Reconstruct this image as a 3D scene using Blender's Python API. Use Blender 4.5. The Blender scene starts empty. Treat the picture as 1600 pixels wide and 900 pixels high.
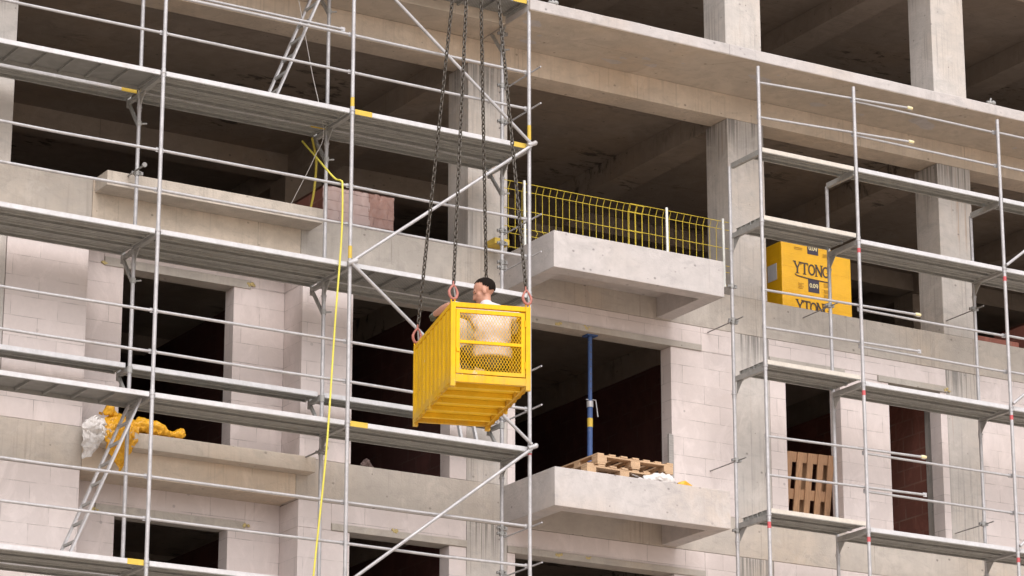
import bpy, bmesh, math, random
from mathutils import Vector, Matrix, noise
random.seed(7)
R = math.radians
sc = bpy.context.scene
COL = sc.collection
GZ = -9.1            # ground level; z = 0 is the lowest scaffold deck in view
F = 1.2              # y of the facade face
STOREY = 3.11

# ------------------------------------------------------------------ materials
class NT:
    def __init__(s, name):
        s.m = bpy.data.materials.new(name); s.m.use_nodes = True
        s.t = s.m.node_tree; s.t.nodes.clear()
        s.out = s.n('ShaderNodeOutputMaterial'); s.b = s.n('ShaderNodeBsdfPrincipled')
        s.l(s.b.outputs[0], s.out.inputs[0])
        s.co = s.n('ShaderNodeTexCoord').outputs['Object']
    def n(s, k, **kw):
        x = s.t.nodes.new(k)
        for a, v in kw.items(): setattr(x, a, v)
        return x
    def l(s, a, b): s.t.links.new(a, b)
    def mapping(s, scale, vec=None):
        m = s.n('ShaderNodeMapping'); m.inputs['Scale'].default_value = scale
        s.l(vec or s.co, m.inputs['Vector']); return m.outputs[0]
    def noise(s, scale, detail=4, rough=.55, vec=None, dist=0):
        x = s.n('ShaderNodeTexNoise'); x.inputs['Scale'].default_value = scale
        x.inputs['Detail'].default_value = detail; x.inputs['Roughness'].default_value = rough
        x.inputs['Distortion'].default_value = dist
        s.l(vec or s.co, x.inputs['Vector']); return x.outputs[0]
    def ramp(s, f, p):
        r = s.n('ShaderNodeValToRGB'); e = r.color_ramp.elements
        while len(e) < len(p): e.new(.5)
        for i, (pos, c) in enumerate(p):
            e[i].position = pos
            e[i].color = (*c, 1) if isinstance(c, tuple) else (c, c, c, 1)
        s.l(f, r.inputs[0]); return r.outputs[0]
    def mix(s, f, a, b, mode='MIX'):
        x = s.n('ShaderNodeMix', data_type='RGBA', blend_type=mode)
        for i, v in ((0, f), (6, a), (7, b)):
            if hasattr(v, 'links'): s.l(v, x.inputs[i])
            elif isinstance(v, tuple): x.inputs[i].default_value = (*v, 1)
            else: x.inputs[i].default_value = v
        return x.outputs[2]
    def math(s, op, a, b=None):
        x = s.n('ShaderNodeMath', operation=op)
        for i, v in enumerate((a, b)):
            if v is None: continue
            if hasattr(v, 'links'): s.l(v, x.inputs[i])
            else: x.inputs[i].default_value = v
        return x.outputs[0]
    def sep(s, vec=None):
        x = s.n('ShaderNodeSeparateXYZ'); s.l(vec or s.co, x.inputs[0]); return x.outputs
    def comb(s, a, b, c=0.0):
        x = s.n('ShaderNodeCombineXYZ')
        for i, v in enumerate((a, b, c)):
            if hasattr(v, 'links'): s.l(v, x.inputs[i])
            else: x.inputs[i].default_value = v
        return x.outputs[0]
    def bump(s, h, strength=.3, dist=.01):
        x = s.n('ShaderNodeBump'); x.inputs['Strength'].default_value = strength
        x.inputs['Distance'].default_value = dist; s.l(h, x.inputs['Height'])
        s.l(x.outputs[0], s.b.inputs['Normal'])
    def done(s, col, rough=.8, metal=0.0):
        if hasattr(col, 'links'): s.l(col, s.b.inputs['Base Color'])
        else: s.b.inputs['Base Color'].default_value = (*col, 1)
        if hasattr(rough, 'links'): s.l(rough, s.b.inputs['Roughness'])
        else: s.b.inputs['Roughness'].default_value = rough
        s.b.inputs['Metallic'].default_value = metal
        return s.m

def mul(c, k): return tuple(min(1, v*k) for v in c)

def concrete(name, c, seam=1.25, streak=.5, blotch=.5, pits=True, mould=False, soffit=False, drip=False):
    t = NT(name); X, Y, Z = t.sep()
    big = t.noise(.9, 5, .6); mid = t.noise(5, 6, .65)
    col = t.mix(t.ramp(big, [(.3, 0.), (.7, 1.)]), mul(c, 1-.22*blotch), mul(c, 1+.12*blotch))
    warm = t.noise(.55, 3, .5)
    col = t.mix(t.ramp(warm, [(.48, 0.), (.68, .55)]), col, (c[0]*1.02, c[1]*.9, c[2]*.76))
    col = t.mix(t.ramp(mid, [(.35, .55), (.6, 0.)]), col, mul(c, .78))
    # rain streaks running down
    st = t.noise(1.0, 5, .6, t.mapping((26, 26, .55) if not soffit else (3, 14, 3)))
    msk = t.noise(1.1, 2)
    sf = t.math('MULTIPLY', t.ramp(st, [(.52, 0.), (.68, 1.)]), t.ramp(msk, [(.42, 0.), (.62, streak)]))
    col = t.mix(sf, col, mul(c, .55))
    if drip:
        fz = t.math('FRACT', t.math('DIVIDE', t.math('SUBTRACT', Z, 1.275-GZ), STOREY))
        dn = t.noise(1.0, 4, .6, t.mapping((34, 34, .5)))
        reach = t.math('ADD', fz, t.math('MULTIPLY', t.math('SUBTRACT', t.noise(1.0, 3, .6, t.mapping((9, 9, .3))), .5), .5))
        df = t.math('MULTIPLY', t.ramp(dn, [(.46, 0.), (.56, 1.)]), t.ramp(reach, [(.80, 0.), (.97, .85)]))
        col = t.mix(df, col, mul(c, .38))
        rs = t.math('MULTIPLY', t.ramp(t.noise(1.0, 4, .6, t.mapping((14, 14, .35))), [(.60, 0.), (.68, .5)]), t.ramp(t.noise(.8, 2), [(.5, 0.), (.58, 1.)]))
        col = t.mix(rs, col, (.30, .17, .09))
    # formwork seams
    u = t.math('ADD', X, t.math('MULTIPLY', Y, 1.0))
    fr = t.math('ABSOLUTE', t.math('SUBTRACT', t.math('FRACT', t.math('DIVIDE', u, seam)), .5))
    ln = t.math('GREATER_THAN', fr, .5-.006/seam)
    if soffit:
        fr2 = t.math('ABSOLUTE', t.math('SUBTRACT', t.math('FRACT', t.math('DIVIDE', Y, .62)), .5))
        ln = t.math('MAXIMUM', ln, t.math('GREATER_THAN', fr2, .5-.007))
    lnf = t.math('MULTIPLY', ln, t.ramp(t.noise(2.2, 2), [(.4, .1), (.6, .7)]))
    col = t.mix(lnf, col, mul(c, .5))
    if pits:
        v = t.n('ShaderNodeTexVoronoi'); v.inputs['Scale'].default_value = 7.0
        t.l(t.mapping((1, 1, 1)), v.inputs['Vector'])
        p = t.math('MULTIPLY', t.math('LESS_THAN', v.outputs['Distance'], .085), t.ramp(t.noise(1.7, 3), [(.5, 0.), (.56, 1.)]))
        col = t.mix(t.math('MULTIPLY', p, .7), col, mul(c, .42))
        v2 = t.n('ShaderNodeTexVoronoi'); v2.inputs['Scale'].default_value = 4.0; t.l(t.mapping((1, 1, 1.25)), v2.inputs['Vector'])
        v2.inputs['Randomness'].default_value = 1.0
        p2 = t.math('MULTIPLY', t.ramp(v2.outputs['Distance'], [(.05, 1.), (.10, 0.)]), t.ramp(t.noise(1.3, 3), [(.38, 0.), (.46, 1.)]))
        col = t.mix(t.math('MULTIPLY', p2, .75), col, mul(c, .36))
    sm = t.noise(2.6, 7, .72, t.mapping((1, 1, 2.2)), 1.2)
    col = t.mix(t.ramp(sm, [(.52, 0.), (.68, .5)]), col, (c[0]*.66, c[1]*.67, c[2]*.68))
    sm2 = t.noise(1.9, 7, .7, t.mapping((1.3, 1, 1)), .8)
    col = t.mix(t.ramp(sm2, [(.54, 0.), (.66, .5)]), col, mul(c, 1.16))
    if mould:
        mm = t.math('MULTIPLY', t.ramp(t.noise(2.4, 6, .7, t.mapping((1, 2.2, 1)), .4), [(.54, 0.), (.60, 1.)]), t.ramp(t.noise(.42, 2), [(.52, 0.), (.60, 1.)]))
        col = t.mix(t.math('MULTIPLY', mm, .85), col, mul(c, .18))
    t.bump(t.math('ADD', t.noise(38, 5, .6), t.math('MULTIPLY', big, .8)), .35, .012)
    return t.done(col, .88)

def blockwork(name, c, bw=.6, bh=.25, mortar=.004, off=(0, 0), red=False):
    t = NT(name); X, Y, Z = t.sep()
    u = t.math('ADD', t.math('ADD', X, Y), off[0]); w = t.math('ADD', Z, off[1])
    wob = t.noise(1.3, 2)
    w2 = t.math('ADD', w, t.math('MULTIPLY', t.math('SUBTRACT', wob, .5), .012))
    b = t.n('ShaderNodeTexBrick'); t.l(t.comb(u, w2), b.inputs['Vector'])
    b.inputs['Scale'].default_value = 1; b.inputs['Brick Width'].default_value = bw; b.inputs['Row Height'].default_value = bh
    b.inputs['Mortar Size'].default_value = mortar; b.inputs['Mortar Smooth'].default_value = .15; b.inputs['Bias'].default_value = 0
    b.offset = .42
    b.inputs['Color1'].default_value = (*mul(c, 1.04), 1); b.inputs['Color2'].default_value = (*mul(c, .93), 1)
    b.inputs['Mortar'].default_value = (*mul(c, 1.0), 1)
    col = b.outputs['Color']
    big = t.noise(.8, 4)
    col = t.mix(t.ramp(big, [(.35, .35), (.65, 0.)]), col, (c[0]*.86, c[1]*.83, c[2]*.80), 'MIX')
    col = t.mix(t.ramp(t.noise(9, 6, .7), [(.4, .25), (.6, 0.)]), col, mul(c, .82))
    jf = t.math('MULTIPLY', b.outputs['Fac'], t.ramp(t.noise(3.1, 4, .6), [(.40, .05), (.66, .85)]))
    col = t.mix(jf, col, mul(c, .42) if not red else (c[0]*1.25, c[1]*2.1, c[2]*2.2))
    sme = t.noise(1.7, 7, .72, t.mapping((1.4, 1, .8)), .9)
    col = t.mix(t.ramp(sme, [(.50, 0.), (.62, .6)]), col, mul(c, 1.10) if not red else mul(c, 1.5))
    dk = t.noise(.9, 6, .68, t.mapping((1, 1, 1.6)), .5)
    col = t.mix(t.ramp(dk, [(.56, 0.), (.74, .4)]), col, (c[0]*.80, c[1]*.765, c[2]*.72))
    v = t.n('ShaderNodeTexVoronoi'); v.inputs['Scale'].default_value = 2.6; t.l(t.comb(u, w), v.inputs['Vector'])
    ch = t.math('MULTIPLY', t.math('LESS_THAN', v.outputs['Distance'], .055), t.ramp(t.noise(1.1, 2), [(.48, 0.), (.52, 1.)]))
    col = t.mix(t.math('MULTIPLY', ch, .6), col, mul(c, .5))
    h = t.math('ADD', t.math('MULTIPLY', jf, -1.5), t.math('MULTIPLY', t.noise(30, 5), .25))
    t.bump(h, .6, .01)
    return t.done(col, .92)

def steel(name, c=(.60, .595, .61), metal=.45, rough=.42, dirt=.35, perf=False, hole=.045):
    t = NT(name); X, Y, Z = t.sep()
    n1 = t.noise(6, 5, .65); n2 = t.noise(22, 4, .6)
    col = t.mix(t.ramp(n1, [(.35, dirt), (.65, 0.)]), c, mul(c, .6))
    col = t.mix(t.ramp(n2, [(.5, 0.), (.75, .35)]), col, mul(c, 1.3))
    col = t.mix(t.ramp(t.noise(2.1, 5, .7), [(.6, 0.), (.72, .5)]), col, (c[0]*.72, c[1]*.6, c[2]*.48))
    if perf:
        a = t.math('SINE', t.math('MULTIPLY', X, 2*math.pi/hole)); b = t.math('SINE', t.math('MULTIPLY', Y, 2*math.pi/hole))
        d = t.math('GREATER_THAN', t.math('MULTIPLY', a, b), .45)
        nz = t.n('ShaderNodeNewGeometry').outputs['Normal']; d = t.math('MULTIPLY', d, t.math('GREATER_THAN', t.math('ABSOLUTE', t.sep(nz)[2]), .7))
        col = t.mix(t.math('MULTIPLY', d, .5), col, (.10, .095, .09))
    t.bump(n2, .15, .004)
    return t.done(col, t.ramp(n1, [(.3, rough+.18), (.7, rough-.06)]), metal)

def paint(name, c, rough=.45, wear=.3, wearc=(.25, .14, .05), dark=.7):
    t = NT(name)
    n1 = t.noise(3.5, 6, .7); n2 = t.noise(17, 6, .7)
    col = t.mix(t.ramp(n1, [(.4, .5), (.62, 0.)]), c, mul(c, dark))
    col = t.mix(t.ramp(n2, [(.64, 0.), (.72, wear)]), col, wearc)
    t.bump(n2, .12, .003); t.b.inputs['Specular IOR Level'].default_value = .3
    return t.done(col, t.ramp(n1, [(.3, rough+.2), (.7, rough)]))

def wood(name, c):
    t = NT(name)
    oi = t.n('ShaderNodeObjectInfo').outputs['Random']
    g = t.noise(4, 6, .6, t.mapping((1.5, 24, 24)), .6); k = t.noise(2.2, 4)
    col = t.mix(t.ramp(g, [(.35, 0.), (.65, 1.)]), mul(c, .62), mul(c, 1.12))
    col = t.mix(t.ramp(k, [(.42, 0.), (.68, .45)]), col, (c[0]*.55, c[1]*.52, c[2]*.55))
    col = t.mix(t.math('MULTIPLY', oi, .45), col, (c[0]*.72, c[1]*.74, c[2]*.8))
    t.bump(g, .3, .004)
    return t.done(col, .8)

def plain(name, c, rough=.6, metal=0., var=.25, scale=12):
    t = NT(name); n = t.noise(scale, 5, .6)
    col = t.mix(t.ramp(n, [(.35, var), (.65, 0.)]), c, mul(c, .6))
    t.bump(n, .2, .004)
    return t.done(col, rough, metal)

M = {}
M['conc_beam'] = concrete('concrete_beam', (.465, .415, .37), 1.9, .55, .8)
M['conc_col'] = concrete('concrete_column', (.49, .45, .42), 5.0, .9, .5, drip=True)
M['conc_balc'] = concrete('concrete_balcony', (.465, .428, .415), 7.0, .3, .35)
M['conc_soffit'] = concrete('concrete_soffit', (.50, .425, .35), 1.85, .25, .6, True, False, True)
M['conc_inner_shade'] = concrete('concrete_inner_shade', (.32, .265, .22), 1.85, .3, .7, True, True, True)  # concrete of the rooms, part of their shade put into the darker colour
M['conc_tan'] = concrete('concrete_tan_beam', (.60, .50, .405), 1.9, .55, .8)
M['conc_ledge'] = concrete('concrete_ledge', (.52, .455, .39), 5.3, .35, .6)
M['conc_lintel'] = concrete('concrete_lintel', (.42, .38, .34), 9.0, .3, .4)
M['block'] = blockwork('aerated_block', (.62, .545, .527), off=(.13, .10))
M['block_b'] = blockwork('aerated_block_recess', (.615, .538, .520), off=(.31, .10))
M['brick'] = blockwork('red_hollow_brick', (.23, .085, .062), .38, .24, .012, (0, 0), True)
M['brick_shade'] = blockwork('red_brick_shade', (.085, .030, .025), .38, .24, .012, (0, 0), True)  # darker copy of the hollow brick, indoor shade put into its colour
M['steel'] = steel('galvanised_tube', (.46, .445, .452), .3, .44, .5)
M['deck_face'] = steel('deck_flange', (.56, .545, .555), .15, .48, .35)
M['deck_under'] = steel('deck_sheet', (.36, .355, .335), .15, .55, .45, True, .03)
M['deck_perf'] = steel('deck_perforated', (.27, .265, .25), .15, .6, .5, True, .05)
M['deck_tan'] = steel('deck_worn', (.56, .51, .45), .1, .6, .3)
M['bracket'] = steel('bracket_steel', (.36, .35, .335), .2, .55, .5)
M['clamp'] = steel('clamp_steel', (.30, .29, .28), .3, .5, .5)
M['band_yellow'] = paint('yellow_band', (.62, .43, .07), .5, .4)
M['band_red'] = paint('red_band', (.52, .10, .11), .5, .25, (.7, .6, .6))
M['cage'] = paint('cage_yellow', (.74, .40, .006), .46, .45, (.22, .12, .04), .78)
def cage_mat():
    t = NT('cage_paint'); c = (.78, .45, .004); X, Y, Z = t.sep()
    n1 = t.noise(3.0, 6, .7); n2 = t.noise(26, 6, .75); st = t.noise(1.0, 5, .65, t.mapping((22, 22, 1.2)))
    col = t.mix(t.ramp(n1, [(.38, .55), (.62, 0.)]), c, (c[0]*.80, c[1]*.74, .012))
    col = t.mix(t.ramp(st, [(.50, 0.), (.70, .38)]), col, (.34, .20, .03))
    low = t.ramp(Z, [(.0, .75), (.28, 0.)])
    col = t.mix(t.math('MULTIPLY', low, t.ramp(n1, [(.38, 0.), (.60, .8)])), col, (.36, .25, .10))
    col = t.mix(t.ramp(n2, [(.63, 0.), (.67, .8)]), col, (.16, .085, .04))
    col = t.mix(t.ramp(t.noise(9, 5, .7), [(.66, 0.), (.70, .55)]), col, (.52, .46, .36))
    t.bump(n2, .2, .003); t.b.inputs['Specular IOR Level'].default_value = .16
    return t.done(col, t.ramp(n1, [(.3, .62), (.7, .42)]))
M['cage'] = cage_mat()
M['cage_in'] = paint('cage_floor_yellow', (.80, .50, .02), .5, .4, (.16, .10, .05), .7)
M['chain'] = plain('chain_steel', (.105, .09, .075), .45, .7, .5, 30)
M['hook'] = paint('hook_red', (.42, .16, .13), .45, .4, (.5, .42, .36))
M['wire_yellow'] = paint('fence_yellow', (.64, .48, .05), .45, .3)
M['post_white'] = steel('fence_post', (.72, .72, .68), .2, .4, .2)
M['pack_yellow'] = None
M['ink'] = plain('dark_print', (.055, .035, .03), .5)
M['ink_soft'] = plain('faded_print', (.50, .27, .015), .5)
M['ink_purple'] = plain('purple_print', (.045, .035, .06), .5)
M['print_pale'] = plain('pale_print', (.72, .62, .35), .5)
M['paper'] = plain('paper_tag', (.55, .55, .58), .6)
M['wood'] = wood('pallet_wood', (.48, .275, .15))
M['wood_pale'] = wood('pallet_wood_pale', (.56, .37, .22))
M['wood_grey'] = wood('weathered_wood', (.34, .31, .28))
M['prop_blue'] = paint('prop_blue', (.055, .10, .24), .45, .7, (.30, .29, .27), .7)
M['film'] = blockwork('shrink_film', (.55, .41, .385), .5, .13, .006, (0, .06))
M['film'].node_tree.nodes['Principled BSDF'].inputs['Roughness'].default_value = .22
M['film_dark'] = blockwork('film_over_brick', (.38, .225, .19), .5, .13, .006, (0, .06))
M['film_dark'].node_tree.nodes['Principled BSDF'].inputs['Roughness'].default_value = .2
M['white_plastic'] = plain('white_plastic', (.66, .62, .60), .35, 0, .25, 5)
M['yellow_plastic'] = plain('yellow_plastic', (.72, .36, .012), .45, 0, .5, 24)
M['hose'] = paint('hose_yellow', (.68, .60, .10), .45, .25, (.45, .38, .12), .75)
M['hose_old'] = paint('hose_dull', (.48, .38, .06), .5, .3)
M['cable'] = plain('cable_grey', (.45, .42, .40), .5)
M['foam'] = plain('foam_yellow', (.52, .41, .19), .9, 0, .4, 30)
M['skin'] = plain('skin', (.50, .25, .17), .5, 0, .2, 9)
M['hair'] = plain('hair_dark', (.014, .010, .008), .95, 0, .5, 60)
M['hair'].node_tree.nodes['Principled BSDF'].inputs['Specular IOR Level'].default_value = .1
M['shirt'] = plain('shirt_cream', (.62, .56, .57), .9, 0, .3, 8)
M['trousers'] = plain('trousers_khaki', (.13, .12, .105), .9, 0, .4, 14)
M['glove'] = plain('glove_grey', (.11, .12, .10), .8, 0, .4, 20)
M['boot'] = plain('boot_brown', (.05, .035, .025), .6)
M['rubble'] = plain('rubble', (.16, .11, .10), .9)
M['dirt'] = plain('site_dirt', (.60, .505, .415), .95, 0, .3, .4)

def pack_mat():
    t = NT('pack_wrap'); X, Y, Z = t.sep()
    c = (.80, .425, .010)
    n = t.noise(5, 5, .6)
    fold = t.noise(1.0, 4, .6, t.mapping((2.5, 2.5, 16)))
    col = t.mix(t.ramp(n, [(.4, .35), (.6, 0.)]), c, mul(c, .82))
    t.bump(t.math('ADD', fold, t.math('MULTIPLY', n, .5)), .35, .02)
    return t.done(col, .32)
M['pack_yellow'] = pack_mat()

# ------------------------------------------------------------------ mesh builder
class MB:
    def __init__(s): s.v = []; s.f = []; s.mi = []; s.sm = []; s.cur = 0
    def add(s, vs, fs, smooth=False):
        o = len(s.v); s.v += [tuple(p) for p in vs]
        for f in fs: s.f.append([i+o for i in f]); s.mi.append(s.cur); s.sm.append(smooth)
        return s
    def box(s, x0, x1, y0, y1, z0, z1):
        v = [(x, y, z) for z in (z0, z1) for y in (y0, y1) for x in (x0, x1)]
        return s.add(v, [(0, 2, 3, 1), (4, 5, 7, 6), (0, 1, 5, 4), (2, 6, 7, 3), (0, 4, 6, 2), (1, 3, 7, 5)])
    def bar(s, p, q, w, h, up=(0, 0, 1)):
        p, q = Vector(p), Vector(q); d = (q-p).normalized(); u = Vector(up)
        r = d.cross(u)
        if r.length < 1e-4: r = d.cross(Vector((0, 1, 0)))
        r.normalize(); u = r.cross(d)
        v = [c+r*a*w/2+u*b*h/2 for c in (p, q) for b in (-1, 1) for a in (-1, 1)]
        return s.add(v, [(0, 1, 3, 2), (4, 6, 7, 5), (0, 4, 5, 1), (2, 3, 7, 6), (0, 2, 6, 4), (1, 5, 7, 3)])
    def tube(s, pts, r, n=10, closed=False, caps=True):
        pts = [Vector(p) for p in pts]; k = len(pts)
        rr = r if isinstance(r, (list, tuple)) else [r]*k
        ring = []; ref = None
        for i, p in enumerate(pts):
            a = pts[(i-1) % k] if (closed or i) else p; b = pts[(i+1) % k] if (closed or i < k-1) else p
            d = (b-a).normalized()
            if ref is None:
                ref = d.orthogonal().normalized()
            else:
                ref = (ref-d*ref.dot(d))
                ref = ref.normalized() if ref.length > 1e-5 else d.orthogonal().normalized()
            e = d.cross(ref)
            ring.append([p+(ref*math.cos(2*math.pi*j/n)+e*math.sin(2*math.pi*j/n))*rr[i] for j in range(n)])
        vs = [q for g in ring for q in g]; fs = []
        for i in range(k if closed else k-1):
            for j in range(n):
                a = i*n+j; b = i*n+(j+1) % n; c = ((i+1) % k)*n+(j+1) % n; d = ((i+1) % k)*n+j
                fs.append((a, b, c, d))
        s.add(vs, fs, True)
        if caps and not closed:
            s.add(ring[0], [tuple(range(n))[::-1]]); s.add(ring[-1], [tuple(range(n))])
        return s
    def extr_x(s, prof, x0, x1):
        n = len(prof)
        v = [(x0, y, z) for y, z in prof]+[(x1, y, z) for y, z in prof]
        f = [(i, i+n, (i+1) % n+n, (i+1) % n) for i in range(n)]
        f += [tuple(range(n)), tuple(range(2*n-1, n-1, -1))]
        return s.add(v, f)
    def ball(s, c, r, seg=14, rg=9):
        c = Vector(c); r = Vector(r if isinstance(r, (tuple, list)) else (r, r, r))
        v = [c+Vector((0, 0, -r.z))]
        for i in range(1, rg):
            a = -math.pi/2+math.pi*i/rg
            for j in range(seg):
                b = 2*math.pi*j/seg
                v.append(c+Vector((r.x*math.cos(a)*math.cos(b), r.y*math.cos(a)*math.sin(b), r.z*math.sin(a))))
        v.append(c+Vector((0, 0, r.z))); f = []
        for j in range(seg): f.append((0, 1+(j+1) % seg, 1+j))
        for i in range(rg-2):
            for j in range(seg):
                a = 1+i*seg+j; b = 1+i*seg+(j+1) % seg
                f.append((a, b, b+seg, a+seg))
        L = len(v)-1; o = 1+(rg-2)*seg
        for j in range(seg): f.append((o+j, o+(j+1) % seg, L))
        return s.add(v, f, True)

def link(o, parent=None):
    COL.objects.link(o)
    if parent is not None: o.parent = parent
    return o

def origin(p):
    v = Vector((0, 0, 0))
    while p is not None:
        v += p.location; p = p.parent
    return v

def part(name, mb, mat, parent=None, world=True, bevel=0, rough=0):
    """one mesh object; world=True: coordinates in the world, made relative to the parent's place"""
    off = origin(parent) if (world and parent is not None) else Vector((0, 0, 0))
    me = bpy.data.meshes.new(name)
    me.from_pydata([tuple(Vector(v)-off) for v in mb.v], [], mb.f)
    mats = mat if isinstance(mat, (list, tuple)) else [mat]
    for m in mats: me.materials.append(m)
    me.polygons.foreach_set('material_index', mb.mi); me.polygons.foreach_set('use_smooth', mb.sm)
    bm = bmesh.new(); bm.from_mesh(me)
    bmesh.ops.recalc_face_normals(bm, faces=bm.faces)
    if bevel:
        bmesh.ops.bevel(bm, geom=[e for e in bm.edges if len(e.link_faces) == 2 and e.calc_face_angle(0) > .5], offset=bevel, segments=2, affect='EDGES', profile=.6)
    if rough:
        bmesh.ops.subdivide_edges(bm, edges=[e for e in bm.edges if e.calc_length() > .5], cuts=60, use_grid_fill=True)
        for v in bm.verts:
            v.co += Vector((0, 1, 1)) * rough * (noise.noise(v.co*1.7+Vector((3, 7, 1))) + .7*noise.noise(v.co*5.3))
    bm.to_mesh(me); bm.free()
    return link(bpy.data.objects.new(name, me), parent)

def tag(o, label, cat, group=None, kind=None):
    if label: o['label'] = label
    if cat: o['category'] = cat
    if group: o['group'] = group
    if kind: o['kind'] = kind
    return o

def thing(name, label, cat, loc=(0, 0, 0), rot=(0, 0, 0), group=None):
    o = bpy.data.objects.new(name, None); o.location = loc; o.rotation_euler = rot; o.empty_display_size = .2
    COL.objects.link(o); return tag(o, label, cat, group)

def copy_tree(o, parent=None):
    c = o.copy(); COL.objects.link(c)
    if parent is not None: c.parent = parent
    for ch in [k for k in COL.objects if k.parent == o]: copy_tree(ch, c)
    return c

# ------------------------------------------------------------------ ground
g = MB().add([(-700, -700, GZ), (700, -700, GZ), (700, 700, GZ), (-700, 700, GZ)], [(0, 1, 2, 3)])
tag(part('ground', g, M['dirt']), None, None, kind='structure')

# ------------------------------------------------------------------ building
B = thing('concrete_building', 'unfinished concrete frame building with pale block infill walls and cantilever balconies', 'building', (0, F, GZ))
XL, XR, YB = -9.0, 22.0, 12.0
def bpart(name, mb, mat, bevel=.008, parent=None, **k): return part(name, mb, mat, parent or B, bevel=bevel, **k)
cols_x = [(-5.8, -5.2), (-2.02, -1.42), (4.93, 5.53), (9.09, 9.70), (12.78, 13.385), (16.5, 17.1), (20.2, 20.8)]
floors = [1.80, 4.91, 8.01, 11.12]                 # floor levels in view
beam_bottom = {1.80: 1.275, 4.91: 4.385, 8.01: 7.49, 11.12: 10.6}
for z in floors:
    bb = beam_bottom[z]
    top = z if z != 8.01 else 7.84
    if z < 5:
        bpart('edge_beam', MB().box(XL, -.345, F, F+.42, bb, top), M['conc_beam'])
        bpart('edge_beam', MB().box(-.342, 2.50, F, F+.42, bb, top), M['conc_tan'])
        bpart('edge_beam', MB().box(2.503, XR, F, F+.42, bb, top), M['conc_beam'])
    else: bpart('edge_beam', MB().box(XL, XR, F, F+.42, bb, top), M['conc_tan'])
    bpart('floor_slab', MB().box(XL, XR, F+.423, YB, z-.17, z-.001), M['conc_inner_shade'], 0)
    for i, (a, b) in enumerate(cols_x):            # beams running back from every column
        bpart('cross_beam', MB().box(a+.06, b-.06, F+.423, YB, bb+.004, z-.172), M['conc_inner_shade'], .006)
    bpart('back_beam', MB().box(XL, XR, 6.6, 7.0, bb+.06, z-.173), M['conc_inner_shade'], 0)
levels = [(GZ, 1.275), (1.80, 4.385), (4.91, 7.49), (8.01, 10.6)]
for i, (a, b) in enumerate(cols_x):
    for (z0, z1) in levels:
        if z0 == GZ: z0 = GZ-.05
        dy = .0 if z0 > 4 else .003
        bpart('column', MB().box(a, b, F+dy, F+.53, z0, z1-.002), M['conc_col'], .010)
        if z0 > 4: bpart('column', MB().box(a, b, 6.55, 7.05, z0, z1-.002), M['conc_inner_shade'], .010)
bpart('back_wall', MB().box(XL, XR, YB+.002, YB+.25, GZ, 11.12), M['brick_shade'], 0)
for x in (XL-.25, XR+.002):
    bpart('end_wall', MB().box(x, x+.248, F+.02, YB, GZ, 11.12), M['brick_shade'], 0)
bpart('roof_slab', MB().box(XL, XR, F-.6, YB, 11.125, 11.3), M['conc_soffit'], 0)

# cantilever slab over the right half, shorter one over the left half
bpart('cantilever_slab', MB().box(5.12, XR, -.07, F+.42, 7.842, 7.995), M['conc_balc'], .012, rough=.011)
sl = MB().box(5.125, XR-.01, -.062, F-.004, 7.8365, 7.8405); bpart('slab_soffit', sl, M['conc_soffit'], 0)
bpart('cantilever_slab', MB().box(XL, 5.117, .55, F+.42, 7.842, 7.995), M['conc_soffit'], .012)
bpart('slab_edge', MB().box(5.4, XR, F+.425, F+.6, 7.9955, 8.0095), M['conc_soffit'], 0)

# balconies: upturned troughs with a downstand rim
def balcony(x0, x1, zt, zb, mat):
    y0 = -.06; r = .24
    bal = bpart('balcony', MB().box(x0, x1, y0, F-.002, zb+.30, zt), mat, .012)
    bpart('front_rim', MB().box(x0, x1, y0, y0+r, zb, zb+.298), mat, .01, bal)
    for a in (x0, x1-r):
        bpart('side_rim', MB().box(a, a+r, y0+r+.002, F-.002, zb, zb+.298), mat, .01, bal)
    return bal
def balcony2(x0, x1, zt, zb, mat):
    # single closed solid: plan rectangle with a recess below, so no joint shows on the outer faces
    y0, y1, r, zr = -.06, F-.003, .24, zb+.28
    o = [(x0, y0), (x1, y0), (x1, y1), (x0, y1)]; i = [(x0+r, y0+r), (x1-r, y0+r), (x1-r, y1), (x0+r, y1)]
    v = [(x, y, zt) for x, y in o]+[(x, y, zb) for x, y in o]+[(x, y, zb) for x, y in i]+[(x, y, zr) for x, y in i]
    f = [(0, 1, 2, 3), (0, 4, 5, 1), (1, 5, 6, 2), (3, 7, 4, 0), (2, 6, 10, 14, 15, 11, 7, 3),
         (4, 8, 9, 5), (5, 9, 10, 6), (4, 7, 11, 8), (8, 12, 13, 9), (9, 13, 14, 10), (11, 15, 12, 8), (12, 15, 14, 13)]
    return bpart('balcony', MB().add(v, f), mat, .010)
balcony2(5.47, 8.10, 4.89, 4.40, M['conc_balc'])
balcony2(5.47, 8.13, 1.79, 1.29, M['conc_balc'])
balcony2(5.47, 8.13, 1.79-STOREY, 1.29-STOREY, M['conc_balc'])
# shallow ledges over the recessed bay on the left
bpart('ledge', MB().box(-.32, 2.62, .83, F-.003, 4.745, 4.935), M['conc_ledge'], .010)
bpart('ledge', MB().box(-.24, 2.66, .98, F-.003, 1.575, 1.765), M['conc_ledge'], .010)

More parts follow.
